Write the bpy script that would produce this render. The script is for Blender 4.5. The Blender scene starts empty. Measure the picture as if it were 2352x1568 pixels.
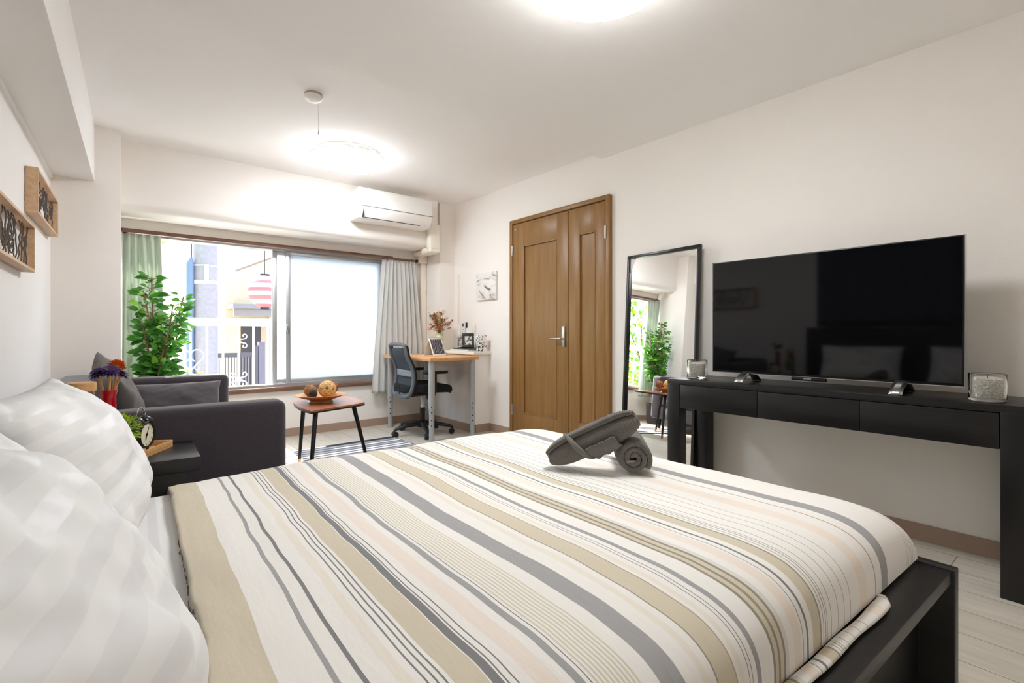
import bpy, bmesh, math, random
from math import sin, cos, pi, sqrt, radians, exp
from mathutils import Vector, Matrix, noise
random.seed(7)
scn = bpy.context.scene
COL = scn.collection

# ------------------------------------------------------------------ helpers
def lin(c):
    c /= 255.0
    return c / 12.92 if c <= .04045 else ((c + .055) / 1.055) ** 2.4
def S(r, g, b): return (lin(r), lin(g), lin(b), 1)

def new_mat(name):
    m = bpy.data.materials.new(name); m.use_nodes = True
    nt = m.node_tree; b = nt.nodes['Principled BSDF']
    return m, nt, b
def N(nt, typ, **kw):
    n = nt.nodes.new(typ)
    for k, v in kw.items(): setattr(n, k, v)
    return n
def coords(nt, scale=(1, 1, 1), kind='Object', rot=(0, 0, 0)):
    t = N(nt, 'ShaderNodeTexCoord'); mp = N(nt, 'ShaderNodeMapping')
    nt.links.new(t.outputs[kind], mp.inputs[0]); mp.inputs['Scale'].default_value = scale; mp.inputs['Rotation'].default_value = rot
    return mp.outputs[0]
def bump(nt, b, h, strength, dist=.002):
    bp = N(nt, 'ShaderNodeBump'); bp.inputs['Strength'].default_value = strength; bp.inputs['Distance'].default_value = dist
    nt.links.new(h, bp.inputs['Height']); nt.links.new(bp.outputs[0], b.inputs['Normal'])
def pbr(name, col, rough=.5, metal=0, spec=.5, nscale=None, nstr=.2, ndist=.002, var=0, sheen=0, stretch=(1, 1, 1), emit=None, estr=1, trans=0, ior=1.45, coat=0):
    m, nt, b = new_mat(name)
    b.inputs['Base Color'].default_value = col; b.inputs['Roughness'].default_value = rough
    b.inputs['Metallic'].default_value = metal; b.inputs['Specular IOR Level'].default_value = spec
    b.inputs['Sheen Weight'].default_value = sheen; b.inputs['Transmission Weight'].default_value = trans; b.inputs['IOR'].default_value = ior
    b.inputs['Coat Weight'].default_value = coat
    if emit: b.inputs['Emission Color'].default_value = emit; b.inputs['Emission Strength'].default_value = estr
    if nscale:
        n = N(nt, 'ShaderNodeTexNoise'); n.inputs['Scale'].default_value = nscale; n.inputs['Detail'].default_value = 4
        nt.links.new(coords(nt, stretch), n.inputs['Vector'])
        bump(nt, b, n.outputs['Fac'], nstr, ndist)
        if var:
            r = N(nt, 'ShaderNodeValToRGB')
            r.color_ramp.elements[0].color = tuple(c * (1 - var) for c in col[:3]) + (1,); r.color_ramp.elements[0].position = .3
            r.color_ramp.elements[1].color = tuple(min(1, c * (1 + var)) for c in col[:3]) + (1,); r.color_ramp.elements[1].position = .7
            nt.links.new(n.outputs['Fac'], r.inputs[0]); nt.links.new(r.outputs[0], b.inputs['Base Color'])
    return m
def wood(name, c1, c2, rough=.4, scale=(30, 30, 2), nscale=1.5, spec=.4, bs=.05):
    m, nt, b = new_mat(name)
    n = N(nt, 'ShaderNodeTexNoise'); n.inputs['Scale'].default_value = nscale; n.inputs['Detail'].default_value = 6; n.inputs['Roughness'].default_value = .6
    nt.links.new(coords(nt, scale), n.inputs['Vector'])
    r = N(nt, 'ShaderNodeValToRGB'); r.color_ramp.elements[0].color = c1; r.color_ramp.elements[1].color = c2
    r.color_ramp.elements[0].position = .32; r.color_ramp.elements[1].position = .68
    nt.links.new(n.outputs['Fac'], r.inputs[0]); nt.links.new(r.outputs[0], b.inputs['Base Color'])
    b.inputs['Roughness'].default_value = rough; b.inputs['Specular IOR Level'].default_value = spec
    bump(nt, b, n.outputs['Fac'], bs, .001)
    return m
def wallpaper(name, col, rough=.85):
    m, nt, b = new_mat(name); b.inputs['Base Color'].default_value = col; b.inputs['Roughness'].default_value = rough
    b.inputs['Specular IOR Level'].default_value = .2
    a = N(nt, 'ShaderNodeTexNoise'); a.inputs['Scale'].default_value = 1; nt.links.new(coords(nt, (420, 420, 60)), a.inputs['Vector'])
    c = N(nt, 'ShaderNodeTexNoise'); c.inputs['Scale'].default_value = 1; nt.links.new(coords(nt, (60, 60, 420)), c.inputs['Vector'])
    ad = N(nt, 'ShaderNodeMath', operation='ADD'); nt.links.new(a.outputs['Fac'], ad.inputs[0]); nt.links.new(c.outputs['Fac'], ad.inputs[1])
    bump(nt, b, ad.outputs[0], .25, .0012)
    return m

OFF = {}
def obj(name, bm, mat, parent=None, smooth=40, kind=None, mats=None):
    me = bpy.data.meshes.new(name)
    off = OFF.get(parent.name) if parent else None
    if off is not None: bmesh.ops.translate(bm, verts=bm.verts, vec=-off)
    bm.to_mesh(me); bm.free()
    for m in (mats or [mat]): me.materials.append(m)
    if smooth:
        me.polygons.foreach_set('use_smooth', [True] * len(me.polygons))
        if smooth < 180: me.set_sharp_from_angle(angle=radians(smooth))
    o = bpy.data.objects.new(name, me); COL.objects.link(o)
    if parent:
        o.parent = parent
        if off is not None: OFF[o.name] = off
    if kind: o['kind'] = kind
    return o
def tag(o, label, cat=None, group=None):
    o['label'] = label
    if cat: o['category'] = cat
    if group: o['group'] = group
    return o
def thing(name, label, cat, loc=(0, 0, 0), rotz=0, group=None, off=None, rot=None):
    """Empty at the base. off: the coordinates (in the frame the parts are written in) of that base."""
    o = bpy.data.objects.new(name, None); COL.objects.link(o); o.empty_display_size = .1
    o.location = loc; o.rotation_euler = rot if rot else (0, 0, rotz)
    tag(o, label, cat, group)
    OFF[o.name] = Vector(off) if off is not None else Vector((0, 0, 0))
    return o
def wthing(name, label, cat, base, group=None):       # parts written in world coordinates
    return thing(name, label, cat, base, 0, group, off=base)
PH = radians(2.2)                                      # the left wall, bed and sofa stand 2.2 degrees off the right wall
RL = Matrix.Rotation(-PH, 4, 'Z')
def lthing(name, label, cat, base, group=None):       # parts written in the left wall's frame
    return thing(name, label, cat, RL @ Vector(base), -PH, group, off=base)

def BM(): return bmesh.new()
def box(bm, x0, x1, y0, y1, z0, z1, bev=0, seg=2, M=None, mi=0):
    vs = [bm.verts.new(p) for p in ((x0, y0, z0), (x1, y0, z0), (x1, y1, z0), (x0, y1, z0), (x0, y0, z1), (x1, y0, z1), (x1, y1, z1), (x0, y1, z1))]
    fs = [bm.faces.new([vs[i] for i in q]) for q in ((3, 2, 1, 0), (4, 5, 6, 7), (0, 1, 5, 4), (1, 2, 6, 5), (2, 3, 7, 6), (3, 0, 4, 7))]
    for f in fs: f.material_index = mi
    if bev:
        es = list({e for f in fs for e in f.edges})
        r = bmesh.ops.bevel(bm, geom=es, offset=bev, segments=seg, profile=.5, affect='EDGES', clamp_overlap=True)
        vs = list({v for v in r['verts']} | {v for v in vs if v.is_valid})
        for f in r['faces']: f.material_index = mi
    if M is not None: bmesh.ops.transform(bm, matrix=M, verts=[v for v in vs if v.is_valid])
    return bm
def frame_of(d):
    d = d.normalized(); a = Vector((0, 0, 1)) if abs(d.z) < .9 else Vector((1, 0, 0))
    u = d.cross(a).normalized(); return u, d.cross(u).normalized()
def tube(bm, pts, r, n=10, closed=False, cap=True, flat=1):
    pts = [Vector(p) for p in pts]; m = len(pts)
    rs = r if isinstance(r, (list, tuple)) else [r] * m
    rings = []; u = None
    for i in range(m):
        if closed: d = pts[(i + 1) % m] - pts[i - 1]
        else: d = pts[min(i + 1, m - 1)] - pts[max(i - 1, 0)]
        d.normalize()
        if u is None: u, v = frame_of(d)
        else:
            u = u - d * u.dot(d); u = u.normalized() if u.length > 1e-6 else frame_of(d)[0]
            v = d.cross(u)
        rings.append([bm.verts.new(pts[i] + (u * cos(2 * pi * k / n) + v * flat * sin(2 * pi * k / n)) * rs[i]) for k in range(n)])
    for i in range(m if closed else m - 1):
        A, Bq = rings[i], rings[(i + 1) % m]
        for k in range(n): bm.faces.new((A[k], A[(k + 1) % n], Bq[(k + 1) % n], Bq[k]))
    if cap and not closed:
        bm.faces.new(rings[0][::-1]); bm.faces.new(rings[-1])
    return bm
def cyl(bm, p0, p1, r0, r1=None, n=24): return tube(bm, [p0, p1], [r0, r0 if r1 is None else r1], n)
def lathe(bm, prof, c=(0, 0, 0), n=40, M=None, mi=None):
    rings = []; new = []
    for r, z in prof:
        if r < 1e-5: rings.append([bm.verts.new((c[0], c[1], c[2] + z))])
        else: rings.append([bm.verts.new((c[0] + r * cos(2 * pi * k / n), c[1] + r * sin(2 * pi * k / n), c[2] + z)) for k in range(n)])
        new += rings[-1]
    for i in range(len(rings) - 1):
        A, Bq = rings[i], rings[i + 1]
        for k in range(n):
            if len(A) == 1 and len(Bq) == 1: continue
            if len(A) == 1: f = bm.faces.new((A[0], Bq[(k + 1) % n], Bq[k]))
            elif len(Bq) == 1: f = bm.faces.new((A[k], A[(k + 1) % n], Bq[0]))
            else: f = bm.faces.new((A[k], A[(k + 1) % n], Bq[(k + 1) % n], Bq[k]))
            if mi: f.material_index = mi[i]
    if M is not None: bmesh.ops.transform(bm, matrix=M, verts=new)
    return bm
def grid(bm, fn, nu, nv, wrap=False, mi=None, uv=None, flip=False):
    V = [[bm.verts.new(fn(i, j)) for j in range(nv)] for i in range(nu)]
    L = bm.loops.layers.uv.verify() if uv else None
    for i in range(nu - 1):
        for j in range(nv if wrap else nv - 1):
            j2 = (j + 1) % nv
            q = [(i, j), (i + 1, j), (i + 1, j2), (i, j2)]
            if flip: q.reverse()
            f = bm.faces.new([V[a][b] for a, b in q])
            if mi: f.material_index = mi(i, j)
            if uv:
                for lp, (a, b) in zip(f.loops, q): lp[L].uv = uv(a, b)
    return V
def ball(bm, c, r, sub=3, sc=(1, 1, 1)):
    M = Matrix.Translation(c) @ Matrix.Diagonal((r * sc[0], r * sc[1], r * sc[2], 1))
    bmesh.ops.create_icosphere(bm, subdivisions=sub, radius=1, matrix=M); return bm
def prism(bm, poly, z0, z1, bev=0, seg=2, M=None):
    n = len(poly); A = [bm.verts.new((p[0], p[1], z0)) for p in poly]; Bq = [bm.verts.new((p[0], p[1], z1)) for p in poly]
    f1 = bm.faces.new(A[::-1]); f2 = bm.faces.new(Bq)
    for k in range(n): bm.faces.new((A[k], A[(k + 1) % n], Bq[(k + 1) % n], Bq[k]))
    vs = A + Bq
    if bev:
        r = bmesh.ops.bevel(bm, geom=list(f1.edges) + list(f2.edges), offset=bev, segments=seg, profile=.5, affect='EDGES')
        vs = list(set(r['verts']) | {v for v in vs if v.is_valid})
    if M is not None: bmesh.ops.transform(bm, matrix=M, verts=[v for v in vs if v.is_valid])
    return bm
def rrect(x0, x1, y0, y1, r, n=6):
    P = []
    for cx, cy, a0 in ((x1 - r, y1 - r, 0), (x0 + r, y1 - r, pi / 2), (x0 + r, y0 + r, pi), (x1 - r, y0 + r, 1.5 * pi)):
        for k in range(n + 1):
            a = a0 + k * pi / 2 / n; P.append((cx + r * cos(a), cy + r * sin(a)))
    return P
def leaf(bm, p, d, up, L, W, mi=0, bend=.15):
    """a pointed oval leaf of five quads/tris from p along d"""
    d = d.normalized(); s = d.cross(up)
    s = s.normalized() if s.length > 1e-4 else frame_of(d)[0]
    n = s.cross(d)
    row = [(0, .02), (.28, .85), (.6, .9), (1, 0)]
    pts = []
    for t, w in row:
        c = p + d * (L * t) - n * (bend * L * t * t)
        pts.append((c - s * (W * w / 2) + n * W * .12 * w, c, c + s * (W * w / 2) + n * W * .12 * w))
    vs = [[bm.verts.new(q) for q in tr] for tr in pts[:3]]; tip = bm.verts.new(pts[3][1])
    for a in range(2):
        for b in range(2):
            f = bm.faces.new((vs[a][b], vs[a][b + 1], vs[a + 1][b + 1], vs[a + 1][b])); f.material_index = mi
    for b in range(2):
        f = bm.faces.new((vs[2][b], vs[2][b + 1], tip)); f.material_index = mi
def copy_tree(o, parent=None):
    c = o.copy(); COL.objects.link(c)
    if parent: c.parent = parent
    for ch in [x for x in bpy.data.objects if x.parent == o]: copy_tree(ch, c)
    return c
V3 = Vector

# ------------------------------------------------------------------ materials
WALL = wallpaper('wallpaper cream', S(240, 235, 229))
WALLW = wallpaper('wallpaper white', S(242, 240, 237))
CEIL = wallpaper('ceiling paper', S(247, 245, 243))
WHITE_PL = pbr('white plastic', S(240, 238, 233), .35)
DUCT_PL = pbr('ivory duct plastic', S(236, 228, 214), .4)
BASEB = pbr('taupe baseboard', S(168, 144, 126), .55, nscale=80, nstr=.05)
ALU = pbr('aluminium', S(196, 198, 200), .32, metal=.75, nscale=300, nstr=.03)
BROWN_TRIM = wood('brown trim wood', S(104, 74, 60), S(136, 102, 84), .45, (2, 40, 40))
DOORW = wood('door oak', S(132, 94, 48), S(152, 112, 62), .38, (26, 26, 1.6), 1.4, bs=.03)
DESKW = wood('desk beech', S(206, 150, 98), S(226, 176, 124), .35, (30, 2, 30))
TABLEW = wood('walnut veneer', S(140, 84, 56), S(176, 114, 80), .28, (40, 3, 40), spec=.6)
BOWLW = wood('bowl wood', S(184, 124, 68), S(214, 158, 98), .4, (30, 4, 30))
TRAYW = wood('tray bamboo', S(196, 146, 92), S(220, 174, 118), .45, (8, 40, 40))
FRAMEW = wood('pale frame wood', S(200, 164, 128), S(224, 192, 158), .5, (40, 4, 40))
BLACKW = wood('black brown veneer', S(17, 15, 15), S(27, 25, 24), .36, (3, 60, 60), spec=.45, bs=.08)
BLACKWY = wood('black brown veneer lengthwise', S(17, 15, 15), S(27, 25, 24), .36, (60, 3, 60), spec=.45, bs=.08)
BLACK = pbr('black plastic', S(20, 20, 22), .42)
BLACKM = pbr('black lacquered metal', S(18, 18, 20), .28, spec=.6)
CHROME = pbr('chrome', S(214, 214, 214), .12, metal=1)
STEEL = pbr('satin steel', S(190, 188, 184), .3, metal=1)
GREYM = pbr('silver grey leg paint', S(178, 180, 182), .35, metal=.3)
SOFAF = pbr('plum grey velvet', S(64, 58, 64), .9, spec=.2, nscale=260, nstr=.25, var=.12, sheen=.35)
SOFAP = pbr('dark grey cushion cloth', S(92, 88, 90), .9, spec=.2, nscale=320, nstr=.3, var=.12, sheen=.25)
TAUPEP = pbr('taupe cushion cloth', S(104, 99, 96), .9, spec=.2, nscale=320, nstr=.3, var=.1, sheen=.2)
TOWEL = pbr('grey terry', S(120, 115, 108), 1, spec=.1, nscale=420, nstr=1, ndist=.006, var=.22, sheen=.3)
CURT = pbr('pale curtain', S(230, 230, 227), .85, spec=.15, nscale=300, nstr=.1)
SHEETM = None

def satin(name, a, b, w, axis):
    m, nt, bs = new_mat(name)
    t = N(nt, 'ShaderNodeTexCoord'); sp = N(nt, 'ShaderNodeSeparateXYZ'); nt.links.new(t.outputs['UV'], sp.inputs[0])
    mu = N(nt, 'ShaderNodeMath', operation='MULTIPLY'); mu.inputs[1].default_value = 1 / (2 * w); nt.links.new(sp.outputs[axis], mu.inputs[0])
    fr = N(nt, 'ShaderNodeMath', operation='FRACT'); nt.links.new(mu.outputs[0], fr.inputs[0])
    gt = N(nt, 'ShaderNodeMath', operation='GREATER_THAN'); gt.inputs[1].default_value = .5; nt.links.new(fr.outputs[0], gt.inputs[0])
    mx = N(nt, 'ShaderNodeMix', data_type='RGBA'); mx.inputs[6].default_value = a; mx.inputs[7].default_value = b
    nt.links.new(gt.outputs[0], mx.inputs[0]); nt.links.new(mx.outputs[2], bs.inputs['Base Color'])
    rr = N(nt, 'ShaderNodeMapRange'); rr.inputs[3].default_value = .75; rr.inputs[4].default_value = .42; nt.links.new(gt.outputs[0], rr.inputs[0]); nt.links.new(rr.outputs[0], bs.inputs['Roughness'])
    bs.inputs['Specular IOR Level'].default_value = .3
    n = N(nt, 'ShaderNodeTexNoise'); n.inputs['Scale'].default_value = 14; n.inputs['Detail'].default_value = 3; nt.links.new(coords(nt, (1, 1, 1)), n.inputs['Vector'])
    bump(nt, bs, n.outputs['Fac'], .25, .01)
    return m
SATIN = satin('white satin stripe', S(229, 229, 229), S(222, 222, 223), .022, 1)
SATINX = satin('white satin stripe sheet', S(232, 232, 232), S(222, 222, 223), .022, 0)

def floor_mat():
    m, nt, b = new_mat('pale oak tile floor')
    v = coords(nt, (1, 1, 1), rot=(0, 0, pi / 2)); v.node.inputs['Location'].default_value = (.1, -.158, 0)
    br = N(nt, 'ShaderNodeTexBrick'); br.inputs['Scale'].default_value = 1; br.inputs['Brick Width'].default_value = .92; br.inputs['Row Height'].default_value = .186
    br.inputs['Mortar Size'].default_value = .0018; br.inputs['Mortar Smooth'].default_value = .1; br.offset = .37
    br.inputs['Color1'].default_value = S(208, 202, 190); br.inputs['Color2'].default_value = S(196, 189, 176); br.inputs['Mortar'].default_value = S(120, 110, 98)
    nt.links.new(v, br.inputs['Vector'])
    n = N(nt, 'ShaderNodeTexNoise'); n.inputs['Scale'].default_value = 2.2; n.inputs['Detail'].default_value = 6; n.inputs['Roughness'].default_value = .65
    nt.links.new(coords(nt, (14, 1.2, 1)), n.inputs['Vector'])
    r = N(nt, 'ShaderNodeValToRGB'); r.color_ramp.elements[0].color = (.72, .7, .68, 1); r.color_ramp.elements[1].color = (1, 1, 1, 1); r.color_ramp.elements[0].position = .3; r.color_ramp.elements[1].position = .62
    nt.links.new(n.outputs['Fac'], r.inputs[0])
    mx = N(nt, 'ShaderNodeMix', data_type='RGBA', blend_type='MULTIPLY'); mx.inputs[0].default_value = .7
    nt.links.new(br.outputs['Color'], mx.inputs[6]); nt.links.new(r.outputs[0], mx.inputs[7]); nt.links.new(mx.outputs[2], b.inputs['Base Color'])
    b.inputs['Roughness'].default_value = .42
    inv = N(nt, 'ShaderNodeMath', operation='SUBTRACT'); inv.inputs[0].default_value = 1; nt.links.new(br.outputs['Fac'], inv.inputs[1])
    bump(nt, b, inv.outputs[0], .4, .001)
    return m

# ------------------------------------------------------------------ dimensions (metres; camera stands at 0,0,1)
XR, YW, C1, C2, YB = 3.047, 5.078, 2.387, 2.443, -.75
XL0 = -.4605                                            # left wall in its own frame
def L(x, y, z=0): return RL @ Vector((x, y, z))

# ------------------------------------------------------------------ the setting
bm = BM(); box(bm, -.9, 3.3, -.95, 5.45, -.12, 0); obj('floor', bm, floor_mat(), smooth=0, kind='structure')
bm = BM(); box(bm, -.9, 3.3, -.95, 2.578, C1, 2.6); box(bm, -.9, 3.3, 2.578, 5.45, C2, 2.6); obj('ceiling', bm, CEIL, smooth=0, kind='structure')
bm = BM(); box(bm, XR, XR + .15, -.95, 5.3, 0, 2.6); obj('wall_right', bm, WALL, smooth=0, kind='structure')
bm = BM()
box(bm, -.9, .1, YW, YW + .16, 0, 2.6); box(bm, .1, 2.42, YW, YW + .16, 0, .46); box(bm, .1, 2.42, YW, YW + .16, 1.845, 2.6); box(bm, 2.42, 3.2, YW, YW + .16, 0, 2.6)
obj('wall_window_side', bm, WALL, smooth=0, kind='structure')
bm = BM(); box(bm, -.95, 3.3, YB - .15, YB, 0, 2.6); obj('wall_back', bm, WALL, smooth=0, kind='structure')
bm = BM(); box(bm, XL0 - .15, XL0, -1.0, 5.35, 0, 2.6, M=RL); obj('wall_left', bm, WALLW, smooth=0, kind='structure')
# rounded bulkhead over the window
bm = BM()
prof = [(4.69, C2 + .02), (4.69, 2.0)]
for k in range(9):
    a = k * pi / 16; prof.append((4.755 - .065 * cos(a), 1.995 - .065 * sin(a)))
prof += [(YW + .02, 1.93), (YW + .02, C2 + .02)]
A = [bm.verts.new((.0, y, z)) for y, z in prof]; Bq = [bm.verts.new((2.80, y, z)) for y, z in prof]
n_ = len(prof)
for k in range(n_): bm.faces.new((A[k], A[(k + 1) % n_], Bq[(k + 1) % n_], Bq[k]))
bm.faces.new(A[::-1]); bm.faces.new(Bq); bmesh.ops.recalc_face_normals(bm, faces=bm.faces)
obj('beam_window_side', bm, WALL, smooth=35, kind='structure')
bm = BM(); box(bm, 2.862, XR + .02, 4.735, YW + .02, 0, C2 + .02); obj('pillar_right', bm, WALL, smooth=0, kind='structure')
bm = BM(); box(bm, -.62, .082, 4.503, YW + .02, 0, C2 + .02, .004); obj('pillar_left', bm, WALL, smooth=30, kind='structure')
bm = BM(); box(bm, XL0 - .02, -.236, -1.0, 4.56, 2.06, 2.46, .004, M=RL); obj('beam_left', bm, WALLW, smooth=30, kind='structure')
bm = BM(); box(bm, XL0 - .02, XL0 + .012, -1.0, 4.53, 2.035, 2.062, M=RL); obj('trim_1', bm, WALLW, smooth=0, kind='structure')
# low boxed ledge along the right wall
bm = BM(); box(bm, 2.857, XR + .01, 4.075, 4.745, 0, .79); obj('ledge_box_right', bm, WALL, smooth=0, kind='structure')
bm = BM(); box(bm, 2.825, XR + .01, 4.035, 4.74, .785, .817, .003); obj('ledge_top_right', bm, pbr('ledge white', S(238, 232, 220), .45), smooth=30, kind='structure')
# baseboards
bm = BM(); box(bm, XR - .009, XR + .01, YB, 2.47, 0, .079); box(bm, XR - .009, XR + .01, 3.69, 4.08, 0, .079); obj('baseboard_right', bm, BASEB, smooth=0, kind='structure')
bm = BM(); box(bm, 2.848, 2.87, 4.066, YW, 0, .079); box(bm, 2.848, XR, 4.066, 4.08, 0, .079); obj('baseboard_ledge', bm, BASEB, smooth=0, kind='structure')
bm = BM(); box(bm, .06, 2.86, YW - .009, YW + .01, 0, .079); obj('baseboard_window_side', bm, BASEB, smooth=0, kind='structure')
bm = BM(); box(bm, XL0 - .01, XL0 + .009, YB, 4.5, 0, .079, M=RL); obj('baseboard_left', bm, BASEB, smooth=0, kind='structure')

# ------------------------------------------------------------------ window
win = obj('window_1', box(BM(), .1, .135, YW + .015, YW + .14, .5, 1.825), ALU, smooth=0, kind='structure')
win['label'] = 'wide aluminium sliding window with its left half slid open'
OFF[win.name] = V3((0, 0, 0))
bm = BM(); box(bm, .1, 2.42, YW + .015, YW + .14, 1.80, 1.825); box(bm, .1, 2.42, YW + .015, YW + .14, .485, .51); box(bm, 2.385, 2.42, YW + .015, YW + .14, .5, 1.825)
obj('window_frame', bm, ALU, win, smooth=0)
bm = BM(); box(bm, .06, 2.46, YW - .03, YW + .145, .445, .487, .004); obj('window_sill', bm, BROWN_TRIM, win, smooth=30)
bm = BM(); box(bm, .06, 2.46, YW - .012, YW + .145, 1.823, 1.852, .003); obj('window_head_trim', bm, BROWN_TRIM, win, smooth=30)
def frosted():
    m, nt, b = new_mat('frosted glass')
    b.inputs['Base Color'].default_value = (.58, .61, .64, 1); b.inputs['Roughness'].default_value = .45; b.inputs['Transmission Weight'].default_value = 1; b.inputs['IOR'].default_value = 1.18
    tr = N(nt, 'ShaderNodeBsdfTranslucent'); tr.inputs[0].default_value = (.49, .515, .54, 1)
    mx = N(nt, 'ShaderNodeMixShader'); mx.inputs[0].default_value = .55
    nt.links.new(b.outputs[0], mx.inputs[1]); nt.links.new(tr.outputs[0], mx.inputs[2]); nt.links.new(mx.outputs[0], nt.nodes['Material Output'].inputs[0])
    return m
FROST = frosted()
def sash(x0, x1, y, nm):
    s = obj('sash', box(BM(), x0, x0 + .042, y, y + .03, .512, 1.80, .002), ALU, win, smooth=30)
    bm = BM(); box(bm, x1 - .042, x1, y, y + .03, .512, 1.80, .002); box(bm, x0 + .04, x1 - .04, y, y + .03, .512, .555, .002); box(bm, x0 + .04, x1 - .04, y, y + .03, 1.765, 1.80, .002)
    obj('sash_rail', bm, ALU, s, smooth=30)
    obj('pane', box(BM(), x0 + .038, x1 - .038, y + .011, y + .016, .55, 1.77), FROST, s, smooth=0)
    return s
sa = sash(1.352, 2.39, YW + .03, 'a'); sb = sash(1.24, 2.36, YW + .075, 'b')
bm = BM(); box(bm, 1.36, 1.385, YW + .012, YW + .03, 1.0, 1.07, .004); box(bm, 1.352, 1.368, YW + .0, YW + .016, 1.03, 1.085, .005)
obj('crescent_lock', bm, STEEL, sa, smooth=30)

# curtain rail with its end caps
rl = obj('curtain_rail', box(BM(), .1, 2.70, 4.982, 5.012, 1.806, 1.826, .004), BROWN_TRIM, smooth=30)
tag(rl, 'brown curtain rail running above the window under the bulkhead', 'curtain rail')
OFF[rl.name] = V3((0, 0, 0))
obj('end_cap', box(BM(), 2.695, 2.722, 4.976, 5.018, 1.80, 1.832, .006), BLACK, rl, smooth=30)
for x in (.4, 1.2, 2.0, 2.66): obj('bracket', box(BM(), x - .01, x + .01, 4.99, YW - .013, 1.818, 1.83), BLACK, rl, smooth=0)

def curtain(name, label, x0t, x1t, x0b, x1b, z0, nf, mat, seed, amp=.022, flare=None):
    t = wthing(name, label, 'curtain', ((x0b + x1b) / 2, 4.995, z0))
    nz, nx = 40, nf * 12 + 1
    rnd = random.Random(seed); ph = [rnd.uniform(-.5, .5) for _ in range(nf + 2)]; am = [rnd.uniform(.6, 1.25) for _ in range(nf + 2)]
    def fn(side):
        def g(i, j):
            zt = i / (nz - 1); z = 1.80 + (z0 - 1.80) * zt; s = j / (nx - 1)
            s2 = s + .012 * sin(9 * s + 5 * zt)
            x0 = x0t + (x0b - x0t) * zt ** .8; x1 = x1t + (x1b - x1t) * min(1, zt * 1.6) ** .9
            k = int(s * nf); fr = s * nf
            a = amp * (am[k] + (am[k + 1] - am[k]) * (fr - k)) * (.55 + .45 * min(1, zt * 6))
            y = 4.992 + a * sin(2 * pi * fr + ph[k] * .6 + .7 * sin(3 * zt + k)) + .006 * sin(17 * s + 3 * zt)
            return (x0 + (x1 - x0) * s2, y + side * .0015, z)
        return g
    bm = BM(); grid(bm, fn(0), nz, nx)
    sheet = obj('cloth', bm, mat, t, smooth=180)
    md = sheet.modifiers.new('thick', 'SOLIDIFY'); md.thickness = .002
    for k in range(nf):
        x = x0t + (x1t - x0t) * (k + .5) / nf
        obj('curtain_hook', tube(BM(), [(x, 4.984, 1.775), (x - .003, 4.975, 1.795), (x, 4.985, 1.8035)], .002, 6), STEEL, t)
    return t
CURTL = pbr('sage curtain cloth', S(206, 214, 202), .85, spec=.15, nscale=300, nstr=.1)
def translucent(m, w):
    nt = m.node_tree; b = nt.nodes['Principled BSDF']; tr = N(nt, 'ShaderNodeBsdfTranslucent'); tr.inputs[0].default_value = b.inputs['Base Color'].default_value
    mx = N(nt, 'ShaderNodeMixShader'); mx.inputs[0].default_value = w
    nt.links.new(b.outputs[0], mx.inputs[1]); nt.links.new(tr.outputs[0], mx.inputs[2]); nt.links.new(mx.outputs[0], nt.nodes['Material Output'].inputs[0])
translucent(CURT, .35); translucent(CURTL, .3)
curtain('curtain', 'sage green curtain gathered at the left of the window behind the plant', .10, .345, .10, .385, .36, 5, CURTL, 3, .030)
curtain('curtain', 'pale grey curtain gathered at the right of the window behind the desk', 2.30, 2.685, 2.19, 2.78, .36, 9, CURT, 5, .024)

# ------------------------------------------------------------------ double door
door = obj('door_1', box(BM(), XR - .036, XR + .01, 3.66, 3.70, 0, 2.083, .004), DOORW, smooth=30, kind='structure')
door['label'] = 'brown wooden double door with a wide and a narrow leaf'
OFF[door.name] = V3((0, 0, 0))
bm = BM(); box(bm, XR - .036, XR + .01, 2.475, 2.515, 0, 2.083, .004); box(bm, XR - .036, XR + .01, 2.51, 3.665, 2.046, 2.083, .004)
box(bm, XR - .018, XR + .01, 2.512, 2.522, 0, 2.05); box(bm, XR - .018, XR + .01, 3.655, 3.664, 0, 2.05)
obj('door_frame', bm, DOORW, door, smooth=30)
def door_leaf(y0, y1, py0, py1, pz0, pz1):
    x = XR - .027; bm = BM()
    z0, z1 = .008, 2.038
    # stiles and rails round a sunk panel, with a stepped moulding
    box(bm, x, x + .034, y0, py0, z0, z1, .002); box(bm, x, x + .034, py1, y1, z0, z1, .002)
    box(bm, x, x + .034, py0 - .001, py1 + .001, z0, pz0, .002); box(bm, x, x + .034, py0 - .001, py1 + .001, pz1, z1, .002)
    lf = obj('door_leaf', bm, DOORW, door, smooth=30)
    bm = BM(); box(bm, x + .013, x + .025, py0 - .002, py1 + .002, pz0 - .002, pz1 + .002)
    obj('panel', bm, DOORW, lf, smooth=0)
    bm = BM(); w = .011
    for a in ((py0, py0 + w, pz0, pz1), (py1 - w, py1, pz0, pz1), (py0, py1, pz0, pz0 + w), (py0, py1, pz1 - w, pz1)):
        box(bm, x - .003, x + .02, a[0], a[1], a[2], a[3], .003)
    obj('panel_moulding', bm, DOORW, lf, smooth=30)
    return lf
l1 = door_leaf(2.927, 3.653, 3.06, 3.507, .25, 1.822); l2 = door_leaf(2.524, 2.920, 2.625, 2.80, .25, 1.822)
bm = BM(); box(bm, XR - .041, XR - .026, 2.953, 2.99, .885, 1.06, .003)
h = obj('handle', bm, STEEL, l1, smooth=30)
bm = BM(); cyl(bm, (XR - .035, 2.972, .955), (XR - .075, 2.972, .955), .009); tube(bm, [(XR - .073, 2.966, .955), (XR - .077, 3.0, .955), (XR - .077, 3.09, .953)], [.009, .009, .007], 10)
obj('lever', bm, STEEL, h)
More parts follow.
